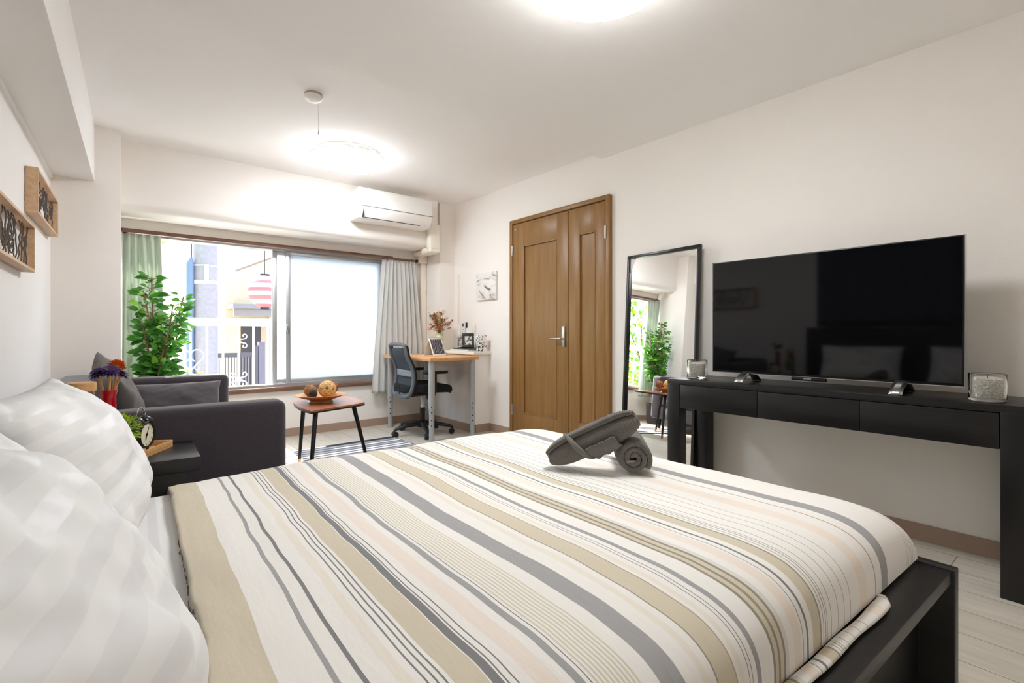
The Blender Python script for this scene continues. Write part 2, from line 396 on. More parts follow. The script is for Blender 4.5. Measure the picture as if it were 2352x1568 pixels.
for y, z, p in ((3.664, 1.79, l1), (3.664, .27, l1), (2.512, 1.79, l2), (2.512, .27, l2)):
    bm = BM(); cyl(bm, (XR - .037, y, z - .05), (XR - .037, y, z + .05), .007, n=12); box(bm, XR - .035, XR - .024, y - .014, y + .014, z - .05, z + .05, .001)
    obj('hinge', bm, STEEL, p)
box_l = BM(); box(box_l, XR - .0285, XR - .027, 3.615, 3.632, 1.985, 1.99); obj('sticker', box_l, WHITE_PL, l1, smooth=0)

# ------------------------------------------------------------------ ceiling lights
LAMP_STR = (16.5, 14.0)
def lampmat(s, col): return pbr('lit acrylic %g' % s, S(250, 250, 250), .4, emit=col, estr=s)
def ceiling_light(x, y, zc, s, col, label):
    t = wthing('ceiling_light', label, 'ceiling light', (x, y, zc), 'round ceiling lights')
    obj('base_ring', lathe(BM(), [(0, 0), (.25, 0), (.25, -.028), (.2865, -.043), (0, -.043)], (x, y, zc)), pbr('lamp ring', S(226, 224, 220), .3), t)
    obj('rim', lathe(BM(), [(.288, -.047), (.2955, -.049), (.2955, -.055), (.288, -.057)], (x, y, zc), 64), pbr('lamp rim', S(206, 204, 200), .3), t)
    pr = [(.2868, -.0432), (.291, -.050)]
    for k in range(1, 13):
        a = k * pi / 24; pr.append((.292 * cos(a) ** .8 if k < 12 else 0, -.052 - .060 * sin(a)))
    obj('diffuser', lathe(BM(), pr, (x, y, zc), 64), lampmat(s, col), t, smooth=180)
    return t
ceiling_light(1.50, 3.89, C2, LAMP_STR[0], (.925, .965, 1.03, 1), 'round lit ceiling light by the air conditioner near the window')
ceiling_light(1.40, 1.19, C1, LAMP_STR[1], (.975, .985, .985, 1), 'round lit ceiling light above the bed, cut by the photo top')
sd = wthing('smoke_detector', 'small round white smoke detector on ceiling with a pull cord', 'smoke detector', (.965, 3.06, C2))
obj('mount', lathe(BM(), [(0, 0), (.05, 0), (.052, -.012), (0, -.012)], (.965, 3.06, C2)), pbr('detector mount', S(186, 172, 160), .5), sd)
obj('cover', lathe(BM(), [(.05, -.012), (.051, -.028), (.043, -.038), (.02, -.043), (0, -.044)], (.965, 3.06, C2)), WHITE_PL, sd)
bm = BM(); tube(bm, [(1.0, 3.08, C2 - .02), (1.003, 3.082, C2 - .2)], .0007, 6); tube(bm, [(1.003, 3.082, C2 - .195), (1.003, 3.082, C2 - .225)], [.001, .004], 8); obj('pull_cord', bm, pbr('cord grey', S(150, 146, 140), .6), sd)

# ------------------------------------------------------------------ air conditioner and its duct
ac = wthing('air_conditioner', 'white wall mounted air conditioner on the bulkhead above the window', 'air conditioner', (2.21, 4.69, 2.08))
bm = BM()
pp = [(4.69, 2.085), (4.69, 2.365), (4.50, 2.375)]
for k in range(7):
    a = k * pi / 12; pp.append((4.478 - .028 * sin(a), 2.347 + .028 * cos(a)))
pp += [(4.447, 2.20), (4.452, 2.185), (4.50, 2.10), (4.525, 2.085)]
A = [bm.verts.new((1.818, y, z)) for y, z in pp]; Bq = [bm.verts.new((2.605, y, z)) for y, z in pp]; n_ = len(pp)
for k in range(n_): bm.faces.new((A[k], A[(k + 1) % n_], Bq[(k + 1) % n_], Bq[k]))
e1 = bm.faces.new(A[::-1]); e2 = bm.faces.new(Bq); bmesh.ops.recalc_face_normals(bm, faces=bm.faces)
bmesh.ops.bevel(bm, geom=list(e1.edges) + list(e2.edges), offset=.014, segments=3, profile=.5, affect='EDGES')
obj('casing', bm, WHITE_PL, ac, smooth=35)
bm = BM(); box(bm, 1.824, 2.60, 4.4445, 4.452, 2.196, 2.201); obj('panel_gap', bm, pbr('gap grey', S(120, 120, 116), .6), ac, smooth=0)
Mfl = Matrix.Translation((0, 4.476, 2.142)) @ Matrix.Rotation(radians(-60), 4, 'X')
bm = BM(); box(bm, 1.872, 2.478, -.045, .045, -.004, .004, .003, M=Mfl); obj('louvre_flap', bm, WHITE_PL, ac, smooth=30)
bm = BM(); box(bm, 1.868, 2.478, 4.494, 4.506, 2.0985, 2.106); box(bm, 1.866, 1.869, 4.449, 4.503, 2.10, 2.18); obj('air_slot', bm, BLACK, ac, smooth=0)
bm = BM(); box(bm, 2.53, 2.536, 4.492, 4.497, 2.109, 2.113); obj('indicator', bm, BLACK, ac, smooth=0)

dt = wthing('pipe_duct', 'ivory pipe duct bending round the bulkhead end beside the air conditioner', 'duct', (2.82, 5.04, .82))
bm = BM(); box(bm, 2.655, 2.785, 4.60, 4.688, 1.885, 2.175, .02, 3); box(bm, 2.655, 2.785, 4.60, 4.80, 1.862, 1.927, .02, 3); obj('elbow_cover', bm, DUCT_PL, dt, smooth=35)
bm = BM(); box(bm, 2.70, 2.80, 4.78, 5.06, 1.868, 1.922, .012); box(bm, 2.74, 2.855, 4.99, 5.076, 1.80, 1.925, .012); obj('under_cover', bm, DUCT_PL, dt, smooth=35)
bm = BM(); box(bm, 2.788, 2.852, 5.025, 5.076, .35, 1.81, .008); obj('riser_cover', bm, DUCT_PL, dt, smooth=35)

# ------------------------------------------------------------------ small things on the right wall
cc = obj('cable_cover', box(BM(), XR - .011, XR - .0005, 4.63, 4.655, 1.09, 1.66, .002), DUCT_PL, smooth=30)
tag(cc, 'thin ivory cable cover running down the right wall corner', 'cable cover')
sw = wthing('wall_switch', 'white light switch under the cable cover on right wall', 'switch', (XR - .012, 4.61, .98))
obj('plate', box(BM(), XR - .013, XR - .001, 4.60, 4.70, .965, 1.095, .004), WHITE_PL, sw, smooth=30); obj('rocker', box(BM(), XR - .019, XR - .012, 4.63, 4.67, .985, 1.07, .003), WHITE_PL, sw, smooth=30)
rc = wthing('remote_control', 'white air conditioner remote in a holder on the right wall', 'remote control', (XR - .02, 4.525, .98))
obj('body', box(BM(), XR - .024, XR - .008, 4.495, 4.55, .975, 1.12, .004), WHITE_PL, rc, smooth=30)
obj('display', box(BM(), XR - .0255, XR - .0235, 4.505, 4.54, 1.075, 1.11), pbr('lcd grey', S(92, 98, 92), .3), rc, smooth=0)
bm = BM()
for a in range(3):
    for b in range(2): box(bm, XR - .0255, XR - .0235, 4.507 + b * .02, 4.517 + b * .02, 1.0 + a * .018, 1.009 + a * .018)
obj('buttons', bm, pbr('button grey', S(170, 172, 170), .5), rc, smooth=0)
obj('holder', box(BM(), XR - .029, XR - .001, 4.488, 4.557, .955, 1.02, .003), pbr('holder white', S(228, 226, 220), .4), rc, smooth=30)
obj('wall_hook', box(BM(), XR - .008, XR - .001, 4.47, 4.487, 1.06, 1.12, .002), BLACK, rc, smooth=30)
bp = obj('blank_plate', box(BM(), XR - .008, XR - .0005, 4.31, 4.39, .98, 1.10, .004), DUCT_PL, smooth=30)
tag(bp, 'plain ivory socket plate on right wall, nearest the door', 'socket plate')

def art_mat():
    m, nt, b = new_mat('faded print'); b.inputs['Roughness'].default_value = .7
    n = N(nt, 'ShaderNodeTexNoise'); n.inputs['Scale'].default_value = 7; n.inputs['Detail'].default_value = 5; n.inputs['Distortion'].default_value = 1.2
    nt.links.new(coords(nt, (1, .8, 1.6)), n.inputs['Vector'])
    r = N(nt, 'ShaderNodeValToRGB'); el = r.color_ramp.elements; el[0].position = .34; el[0].color = S(120, 112, 106); el[1].position = .42; el[1].color = S(214, 210, 206)
    e = el.new(.5); e.color = S(232, 229, 225)
    nt.links.new(n.outputs['Fac'], r.inputs[0]); nt.links.new(r.outputs[0], b.inputs['Base Color']); return m
cv = wthing('canvas_print', 'pale grey abstract canvas print hanging between window corner and door', 'picture', (XR - .02, 4.09, 1.34))
obj('canvas', box(BM(), XR - .022, XR - .001, 3.935, 4.275, 1.345, 1.63, .002), art_mat(), cv, smooth=30)
bm = BM(); tube(bm, [(XR - .0235, 4.22 - .02 * k, 1.45 - .05 * sin(k * .25) - .008 * k) for k in range(8)], [.002, .006, .008, .009, .008, .007, .005, .002], 6, flat=.3)
obj('brush_mark', bm, pbr('brush grey', S(140, 130, 124), .7), cv)

# ------------------------------------------------------------------ outside
GROUND = pbr('pale concrete', S(226, 222, 216), .9, nscale=8, var=.06)
bm = BM(); box(bm, -9, 14, 5.3, 24, -1.4, -1.2); obj('ground_outside', bm, GROUND, smooth=0, kind='structure')
bm = BM(); box(bm, -2.5, 4.2, 5.25, 5.95, -.25, -.05); obj('balcony_floor', bm, GROUND, smooth=0, kind='structure')
RAILW = pbr('white railing paint', S(206, 214, 216), .4)
rt = wthing('balcony_railing', 'white iron balcony railing with scrolls outside the open window', 'railing', (1.0, 5.8, -.05))
obj('top_rail', box(BM(), -1.6, 3.6, 5.775, 5.83, 1.075, 1.155, .004), RAILW, rt, smooth=30)
obj('bottom_rail', box(BM(), -1.6, 3.6, 5.79, 5.82, .06, .10, .003), RAILW, rt, smooth=30)
for k in range(-14, 20):
    x = .645 + .1413 * k
    b_ = obj('baluster', box(BM(), x - .009, x + .009, 5.793, 5.811, -.05, 1.08), RAILW, rt, smooth=0)
def spiral(cx, cz, r, a0, turns, sgn):
    return [(cx + r * (1 - t * .75) * cos(a0 + sgn * t * turns * 2 * pi), 5.802, cz + r * (1 - t * .75) * sin(a0 + sgn * t * turns * 2 * pi)) for t in [i / 22 for i in range(23)]]
def scrolls(x, zc, h, w):
    bm = BM()
    for s in (-1, 1):                                   # two C-shaped scrolls back to back
        path = []
        for zz, da in ((zc + h * .62, 1), (zc - h * .62, -1)):
            sp = spiral(x + s * w * .62, zz, w * .36, -pi / 2 if da > 0 else pi / 2, .9, s * da)
            path = (sp[::-1] if da > 0 else sp) if not path else path + [(x + s * w * .12, 5.802, zc + h * .2), (x + s * w * .08, 5.802, zc), (x + s * w * .12, 5.802, zc - h * .2)] + sp
        tube(bm, path, .006, 6)
    tube(bm, [(x - w * .3, 5.802, zc), (x + w * .3, 5.802, zc)], .006, 6)
    obj('scroll', bm, RAILW, rt)
def heart(x, zc, s):
    bm = BM()
    for sg in (-1, 1):
        pts = [(x, 5.802, zc - s * 1.0)]
        for t in [i / 20 for i in range(21)]:
            a = -pi * .35 + t * pi * 1.75
            pts.append((x + sg * (s * .52 + s * .5 * cos(a)), 5.802, zc + s * .35 + s * .55 * sin(a)))
        tube(bm, pts, .0055, 6)
        tube(bm, spiral(x + sg * s * .55, zc - s * .75, s * .28, pi / 2, 1.0, sg), .005, 6)
    obj('scroll', bm, RAILW, rt)
for k in range(-1, 5):
    x = .645 + .424 * k
    if k % 2: scrolls(x, .93 - .01, .085, .085); scrolls(x, .52, .085, .085)
    else: heart(x, .74, .11)

POLE = pbr('concrete pole', S(130, 126, 132), .9, nscale=20, var=.08)
pl = wthing('utility_pole', 'thick grey concrete utility pole standing outside the window', 'pole', (1.13, 8.5, -1.2))
obj('shaft', tube(BM(), [(1.13, 8.5, -1.2), (1.13, 8.5, 7.5)], [.168, .14], 28), POLE, pl)
obj('steel_band', lathe(BM(), [(.163, 0), (.172, .002), (.172, .05), (.163, .052)], (1.13, 8.5, 1.72), 28), WHITE_PL, pl); obj('steel_band', lathe(BM(), [(.162, 0), (.168, .001), (.168, .014), (.162, .015)], (1.13, 8.5, 1.98), 28), WHITE_PL, pl)
bm = BM(); box(bm, 1.09, 1.15, 8.325, 8.345, 1.74, 2.0, .004); obj('number_plate', bm, WHITE_PL, pl, smooth=30)
bm = BM(); tube(bm, [(.93, 8.42, -1.2), (.93, 8.42, 2.0), (.95, 8.42, 2.1)], [.05, .05, .012], 16); obj('cable_guard', bm, pbr('blue grey guard', S(92, 108, 132), .5), pl)
bm = BM(); tube(bm, [(.95, 8.42, 2.08), (.965, 8.42, 4), (.98, 8.42, 7.4)], .008, 6); obj('cable', bm, BLACK, pl)

HWALL = pbr('cream render', S(190, 170, 140), .9, nscale=40, var=.04)
hs = wthing('neighbour_house', 'cream rendered house across the lane behind the lantern', 'house', (3.6, 10.6, -1.2))
obj('wall', box(BM(), 1.62, 6.5, 9.9, 12.5, -1.2, 3.4), HWALL, hs, smooth=0)
bm = BM(); prism(bm, [(0, 0), (5.6, 0), (5.6, .16), (0, .16)], -1.2, 1.6, M=Matrix.Translation((1.35, 10.9, 3.2)) @ Matrix.Rotation(radians(90), 4, 'X') @ Matrix.Rotation(0, 4, 'Z'))
obj('roof_eave', bm, pbr('eave wood', S(150, 128, 104), .8), hs, smooth=0)
obj('doorway', box(BM(), 1.86, 2.18, 9.86, 9.93, -1.2, 1.22), pbr('dark doorway', S(60, 54, 54), .8), hs, smooth=0)
bm = BM(); box(bm, 1.64, 2.45, 9.35, 9.9, 1.42, 1.5, .01); box(bm, 1.66, 2.43, 9.4, 9.46, 1.3, 1.42); obj('porch_roof', bm, pbr('porch grey', S(120, 114, 112), .6), hs, smooth=0)
bm = BM(); tube(bm, [(1.7, 9.86, 1.2), (2.5, 9.86, 1.2)], .03, 8); tube(bm, [(2.36, 9.82, -1.2), (2.36, 9.82, 1.3)], .05, 10); obj('drain_pipe', bm, pbr('pipe grey', S(176, 172, 172), .5), hs)
bm = BM(); tube(bm, [(1.6, 8.9, 2.0), (3.0, 9.8, 2.7)], .015, 6); obj('bracket_arm', bm, pbr('rust', S(128, 106, 88), .7), hs)

def lantern_mat():
    m, nt, b = new_mat('striped paper lantern'); b.inputs['Roughness'].default_value = .7
    t = N(nt, 'ShaderNodeTexCoord'); sp = N(nt, 'ShaderNodeSeparateXYZ'); nt.links.new(t.outputs['Object'], sp.inputs[0])
    mu = N(nt, 'ShaderNodeMath', operation='MULTIPLY'); mu.inputs[1].default_value = 1 / .118; nt.links.new(sp.outputs[2], mu.inputs[0])
    fr = N(nt, 'ShaderNodeMath', operation='FRACT'); nt.links.new(mu.outputs[0], fr.inputs[0])
    gt = N(nt, 'ShaderNodeMath', operation='GREATER_THAN'); gt.inputs[1].default_value = .48; nt.links.new(fr.outputs[0], gt.inputs[0])
    mx = N(nt, 'ShaderNodeMix', data_type='RGBA'); mx.inputs[6].default_value = S(204, 88, 92); mx.inputs[7].default_value = S(206, 202, 198)
    nt.links.new(gt.outputs[0], mx.inputs[0]); nt.links.new(mx.outputs[2], b.inputs['Base Color']); return m
ln = wthing('paper_lantern', 'round red and white striped paper lantern hanging outside', 'lantern', (1.82, 8.0, 1.38))
pr = [(.06, 0)] + [(.225 * cos(a) if abs(a) < 1.5 else .05, .24 + .235 * sin(a)) for a in [(-1.25 + i * .125) for i in range(21)]] + [(.06, .48)]
obj('shade', lathe(BM(), pr, (1.82, 8.0, 1.38), 36), lantern_mat(), ln)
bm = BM(); lathe(bm, [(.065, -.02), (.065, .015), (.0, .015)], (1.82, 8.0, 1.38)); lathe(bm, [(0, .46), (.065, .46), (.065, .5), (0, .5)], (1.82, 8.0, 1.38)); tube(bm, [(1.82, 8, 1.86), (1.82, 8, 3.0)], .006, 6); obj('hanger', bm, BLACK, ln)

gt = wthing('garden_gate', 'dark slatted metal gate in front of the cream house', 'gate', (1.5, 8.9, -1.2))
bm = BM(); box(bm, 1.28, 1.92, 8.88, 8.92, .62, .69); box(bm, 1.28, 1.92, 8.88, 8.92, -1.1, -1.03); box(bm, 1.86, 1.92, 8.87, 8.93, -1.2, .80); box(bm, 1.26, 1.30, 8.87, 8.93, -1.2, .69); obj('gate_frame', bm, pbr('gate charcoal', S(70, 68, 76), .5), gt, smooth=0)
bm = BM()
for k in range(13): box(bm, 1.32 + k * .042, 1.335 + k * .042, 8.89, 8.91, -1.05, .63)
obj('gate_slats', bm, pbr('slat charcoal', S(84, 80, 84), .5), gt, smooth=0)
obj('gate_post', box(BM(), 1.93, 2.02, 8.86, 8.98, -1.2, .86), pbr('post grey', S(96, 92, 104), .6), gt, smooth=0)

def leafmat(name, c, tr=.45):
    m, nt, b = new_mat(name); b.inputs['Roughness'].default_value = .45
    n = N(nt, 'ShaderNodeTexNoise'); n.inputs['Scale'].default_value = 6; nt.links.new(coords(nt), n.inputs['Vector'])
    r = N(nt, 'ShaderNodeValToRGB'); r.color_ramp.elements[0].position = .35; r.color_ramp.elements[1].position = .65
    r.color_ramp.elements[0].color = tuple(x * .7 for x in c[:3]) + (1,); r.color_ramp.elements[1].color = tuple(min(1, x * 1.25) for x in c[:3]) + (1,)
    nt.links.new(n.outputs['Fac'], r.inputs[0]); nt.links.new(r.outputs[0], b.inputs['Base Color'])
    t = N(nt, 'ShaderNodeBsdfTranslucent'); nt.links.new(r.outputs[0], t.inputs[0]); mx = N(nt, 'ShaderNodeMixShader'); mx.inputs[0].default_value = tr
    nt.links.new(b.outputs[0], mx.inputs[1]); nt.links.new(t.outputs[0], mx.inputs[2]); nt.links.new(mx.outputs[0], nt.nodes['Material Output'].inputs[0]); return m
LIME = leafmat('lime leaf', S(150, 190, 40)); MIDG = leafmat('mid green leaf', S(86, 150, 40)); DEEP = leafmat('deep green leaf', S(66, 130, 46), .4)
BARK = pbr('bark', S(112, 92, 72), .9, nscale=30, var=.2)
def tree(label, c, rad, n, base, mats, seed, lsize=.12, shell=.35):
    rnd = random.Random(seed)
    t = wthing('broadleaf_tree', label, 'tree', base)
    bm = BM(); B0 = V3(base); C0 = V3(c)
    tube(bm, [B0, B0.lerp(C0, .5) + V3((.05, .03, 0)), C0], [.09, .07, .03], 10)
    for k in range(9):
        d = V3((rnd.uniform(-1, 1) * rad[0], rnd.uniform(-1, 1) * rad[1], rnd.uniform(-.6, 1) * rad[2])) * .75
        s = B0.lerp(C0, rnd.uniform(.5, .9)); tube(bm, [s, s.lerp(C0 + d, .5) + V3((0, 0, .06)), C0 + d], [.035, .02, .006], 6)
    obj('trunk', bm, BARK, t)
    bm = BM()
    for k in range(n):
        while True:
            p = V3((rnd.uniform(-1, 1), rnd.uniform(-1, 1), rnd.uniform(-1, 1)))
            if shell < p.length < 1 and noise.noise(p * 2.3 + V3((seed, 0, 0))) > -.12: break
        q = C0 + V3((p.x * rad[0], p.y * rad[1], p.z * rad[2]))
        d = V3((rnd.uniform(-1, 1), rnd.uniform(-1, 1), rnd.uniform(-.9, .3))); l = lsize * rnd.uniform(.6, 1.2)
        leaf(bm, q, d, V3((rnd.uniform(-.4, .4), rnd.uniform(-.4, .4), 1)), l, l * .55, rnd.randrange(len(mats)))
    obj('crown', bm, None, t, smooth=180, mats=mats)
tree('leafy tree overhanging the window top with lime leaves', (-.2, 7.4, 3.05), (1.5, .9, 1.1), 1000, (-.9, 7.9, -1.2), [LIME, MIDG], 11, .15)
tree('dense green tree left of the lane seen in the mirror', (-2.5, 8.0, 1.3), (1.5, 1.2, 2.1), 3200, (-2.5, 8.0, -1.2), [LIME, MIDG, MIDG], 12, .14, .2)
tree('low lime green shrub behind the balcony railing', (.55, 6.9, .0), (.55, .4, .72), 420, (.5, 6.9, -1.2), [LIME, LIME, MIDG], 13, .13, .1)

# ------------------------------------------------------------------ bed
bed = lthing('bed_frame', 'black wooden double bed frame with headboard and low footboard', 'bed', (.7, 1.2, 0))
obj('footboard', box(BM(), 1.697, 1.735, .325, 2.06, 0, .38, .003), BLACKWY, bed, smooth=30)
obj('headboard', box(BM(), -.40, -.345, .325, 2.06, 0, 1.06, .006), BLACKWY, bed, smooth=30)
for y0, y1, yi0, yi1 in ((.332, .46, .40, .42), (1.97, 2.055, 2.0, 2.02)):
    sr = obj('side_ledge', box(BM(), -.345, 1.697, y0, y1, .345, .378, .002), BLACKW, bed, smooth=30)
    obj('side_rail', box(BM(), -.345, 1.696, yi0, yi1, .06, .346, .002), BLACKW, sr, smooth=30)
obj('slat_base', box(BM(), -.345, 1.697, .46, 1.97, .23, .25), BLACKW, bed, smooth=0)
mt = obj('mattress', (lambda b: (box(b, -.335, 1.678, .466, 1.964, .256, .491, .08, 5), b)[1])(BM()), SATINX, smooth=60)
# simple planar UV (frame metres) for the woven stripe
def plan_uv(o, ax=(0, 1)):
    me = o.data; uvl = me.uv_layers.new(name='UVMap')
    for lp in me.loops:
        co = me.vertices[lp.vertex_index].co; uvl.data[lp.index].uv = (co[ax[0]], co[ax[1]])
plan_uv(mt); mt.matrix_world = RL.copy()
tag(mt, 'white sheeted mattress on the black bed frame under the striped duvet', 'mattress')

# duvet: rows follow the woven stripes
DW, DG, DD, DB, DP, DT, DO, DC, DL, DBR = range(10)
def cloth(name, c): return pbr(name, c, .8, spec=.2, nscale=26, nstr=.22, ndist=.006, sheen=.1, stretch=(3, 1, 1))
DMATS = [cloth('duvet white', S(232, 229, 224)), cloth('duvet grey', S(160, 159, 159)), cloth('duvet dark grey', S(128, 127, 128)), cloth('duvet beige', S(205, 195, 174)), cloth('duvet peach', S(230, 219, 208)),
         cloth('duvet tan line', S(208, 200, 180)), cloth('duvet olive', S(150, 144, 130)), cloth('duvet cream', S(228, 222, 210)), cloth('duvet pale grey', S(214, 211, 205)), cloth('duvet tan', S(176, 160, 140))]
ST = [(.153, DB), (.211, DW), (.219, DG), (.242, DW), (.249, DD), (.278, DW), (.295, DC), (.306, DW), (.309, DD), (.317, DW), (.320, DD), (.327, DW), (.330, DD), (.336, DW), (.377, DB), (.379, DW), (.393, DD), (.396, DW), (.3985, DD), (.407, DW), (.4095, DD), (.426, DW), (.458, DP), (.475, DW), (.489, DG), (.496, DW), (.498, DD)]
x = .503
ST.append((x, DW))
for k in range(9): ST += [(x + .0036, DT), (x + .0077, DW)]; x += .0077
ST += [(.599, DW), (.644, DG), (.679, DW), (.694, DC), (.709, DW), (.712, DO), (.757, DB), (.760, DBR), (.768, DW), (.780, DC), (.793, DW), (.7948, DD), (.802, DW), (.8038, DD), (.817, DW), (.830, DG), (.872, DW), (.879, DO), (.890, DB), (.897, DO), (.909, DB), (.916, DO), (.928, DL), (.950, DW), (.978, DP), (.985, DW), (.987, DD), (1.001, DW), (1.008, DD), (1.027, DW), (1.060, DB), (1.065, DO), (1.074, DW), (1.076, DO), (1.084, DW), (1.0865, DO), (1.092, DW), (1.094, DO), (1.112, DW), (1.114, DO), (1.146, DW), (1.148, DO), (1.178, DW), (1.180, DO), (1.212, DW), (1.214, DO), (1.268, DW), (1.312, DP), (1.364, DW), (1.369, DBR), (1.408, DW), (1.452, DG), (1.600, DW)]
x = 1.60
for k in range(6): ST += [(x + .006, DW), (x + .008, DBR)]; x += .012
ST += [(1.70, DW)]
XH, XF, YN, YF = .085, 1.698, .402, 2.022
def F(t, p=2.5):
    t = max(0., min(1., t)); return (1 - (1 - t) ** p) ** (1 / p)
def duvet_pt(x, y):
    hgt = F((XF - x) / .21, 3.4) * F((y - YN) / .24, 3.4) * F((YF - y) / .22)
    z = .386 + (.142 + .012 * sin(2.1 * (x - .2)) ) * hgt
    wr = noise.noise(V3((x * 3, y * 2.2, 1.3))) * .008 + noise.noise(V3((x * 9, y * 5, 4.1))) * .0028
    wr += .004 * noise.noise(V3((x * 26, y * 6, 8.))) * exp(-((x - .12) / .12) ** 2)
    z += wr * hgt
    xx = x + .006 * noise.noise(V3((y * 4, x * 2, 7.))) + .004 * noise.noise(V3((y * 11, 2, 3.)))
    return xx, y, z
xs = [XH]; ms = []
for x1, mi in ST:
    x0 = xs[-1]; k = max(1, int((x1 - x0) / (.016 if x1 < 1.61 else .004) + .5))
    for q in range(1, k + 1): xs.append(x0 + (x1 - x0) * q / k); ms.append(mi)
ys = []
NY = 96
for j in range(NY + 1):
    t = j / NY; ys.append(YN + (YF - YN) * (.5 - .5 * cos(pi * t)) * .6 + (YF - YN) * t * .4)
ys[1:1] = [YN + .0006, YN + .002, YN + .0042]; ys = sorted(set(ys)); NY = len(ys) - 1
bm = BM()
roll = [(.016, .497), (.004, .499), (-.005, .511), (-.005, .521), (.002, .5305)]          # rolled head hem (dx from XH, z)
rows = []
for dx, z in roll: rows.append(('r', dx, z))
for xv in xs[1:]: rows.append(('x', xv, 0))
def dfn(i, j):
    kd, a, z = rows[i]; y = ys[j]
    if kd == 'x': X_, Y_, Z_ = duvet_pt(a, y)
    else:
        X_, Y_, Z2 = duvet_pt(XH + .012, y)
        e = F((y - YN) / .24, 3.4) * F((YF - y) / .22)
        X_ = XH + a + .006 * noise.noise(V3((y * 7, 1, 2.))) + .004 * noise.noise(V3((y * 25, 5, 2.))) ; Z_ = min(Z2 - .002, .386 + (z - .386) * e + .001)
    return (X_, Y_, Z_)
grid(bm, dfn, len(rows), NY + 1, mi=lambda i, j: DB if i < len(roll) - 1 else ms[i - len(roll) + 1], flip=False)
bmesh.ops.recalc_face_normals(bm, faces=bm.faces)
dv = lthing('duvet', 'striped white, beige and grey duvet spread over the bed', 'duvet', (.9, 1.2, .386))
obj('cover', bm, None, dv, smooth=180, mats=DMATS)
bm = BM(); rs_ = random.Random(15)                      # dark gathered stitches along the head hem
for k in range(85):
    y = .44 + 1.0 * k / 85 + rs_.uniform(-.004, .004); px_, _, _ = duvet_pt(XH + .012, y)
    x0 = XH - .0072 + .006 * noise.noise(V3((y * 7, 1, 2.))) + .004 * noise.noise(V3((y * 25, 5, 2.))); z = .509 + rs_.uniform(-.004, .009) + (duvet_pt(XH + .012, y)[2] - .5305) * .8
    tube(bm, [(x0 + .0012, y - .003, z - .002), (x0, y, z + rs_.uniform(-.001, .002)), (x0 + .001, y + rs_.uniform(.001, .004), z + .003)], rs_.uniform(.0005, .0011), 5)
obj('stitching', bm, pbr('brown stitch', S(120, 108, 96), .9), dv)
# loose hem lying on the near ledge
bm = BM(); hr = [i for i, xv in enumerate(xs) if xv < 1.405]
def hem(i, j):
    xv = xs[hr[i]]; a = pi * 1.15 * j / 8 - .2; e = min(1, (1.41 - xv) / .06) ** .5; r = .0085 * (.8 + .25 * noise.noise(V3((xv * 8, 3, 1)))) * e + .0015
    return (xv, .395 - r * 1.4 + r * 1.7 * cos(a) + .02 * (1 - e) + .006 * noise.noise(V3((xv * 6, 9, 1))), .3795 + r * .9 + r * .95 * sin(a))
grid(bm, hem, len(hr), 9, mi=lambda i, j: ms[max(0, hr[i])])
obj('hem', bm, None, dv, smooth=180, mats=DMATS)

# pillows
def pillow_bm(W, H, T, seed, nu=56, nv=46, wr=.010, sag=.22, pinch=.07):
    bm = BM()
    for side in (1, -1):
        def fn(i, j, side=side):
            u = -1 + 2 * i / (nu - 1); v = -1 + 2 * j / (nv - 1)
            u = sin(u * pi / 2) * .4 + u * .6; v = sin(v * pi / 2) * .4 + v * .6
            e = max(0, (1 - abs(u) ** 2.6) * (1 - abs(v) ** 2.6)) ** .55
            y = u * W / 2 * (1 - pinch * (1 - v * v)); z = v * H / 2 * (1 - pinch * (1 - u * u))
            th = T / 2 * e * (1 - sag * v)
            p = V3((u * 1.6, v * 1.3, seed + side))
            ed = 1 - e
            n1 = noise.noise(p * 1.3) * wr * 1.6 + noise.noise(V3((u * 4.2 + 2.2 * v, v * 1.3 - u * .6, seed + 3 * side))) * wr * (.7 + ed) + abs(noise.noise(V3((u * 3 - 2.4 * v, v * 1.1 + u * .5, seed + 5)))) * wr * 1.7
            th += n1 * min(1, e * 3)
            return (side * th, y, z)
        grid(bm, fn, nu, nv, uv=lambda a, b: (a / (nu - 1) * W, b / (nv - 1) * H), flip=(side < 0))
    bmesh.ops.remove_doubles(bm, verts=bm.verts, dist=.0006); bmesh.ops.recalc_face_normals(bm, faces=bm.faces)
    return bm
def soft(name, label, cat, bm, mat, loc, rot, group=None):
    o = obj(name, bm, mat, smooth=180); o.location = loc; o.rotation_euler = rot; tag(o, label, cat, group); return o
p1 = soft('pillow', 'white satin striped pillow nearest the camera at the photo corner', 'pillow', pillow_bm(.66, .415, .25, 2.0, 84, 64, .012), SATIN, L(-.114, .70, .695), (0, radians(-26), -PH + radians(3)), 'white bed pillows')
p2 = soft('pillow', 'white satin striped pillow beside the nightstand, the farther one', 'pillow', pillow_bm(.66, .405, .23, 7.4, 84, 64, .010), SATIN, L(-.125, 1.53, .696), (0, radians(-26), -PH - radians(4)), 'white bed pillows')

# dark curtain behind the bed head
def dcurtain():
    t = lthing('blackout_curtain', 'dark grey pleated curtain on the left wall behind the headboard', 'curtain', (-.425, .8, 1.08))
    bm = BM()
    def fn(i, j):
        s = j / 140; y = -.6 + 2.58 * s
        return (-.428 + .018 * sin(2 * pi * s * 14) + .004 * sin(31 * s), y, 1.075 + (2.02 - 1.075) * i / 12)
    grid(bm, fn, 13, 141); o = obj('cloth', bm, pbr('charcoal curtain', S(70, 72, 80), .9), t, smooth=180)
    md = o.modifiers.new('thick', 'SOLIDIFY'); md.thickness = .002
dcurtain()

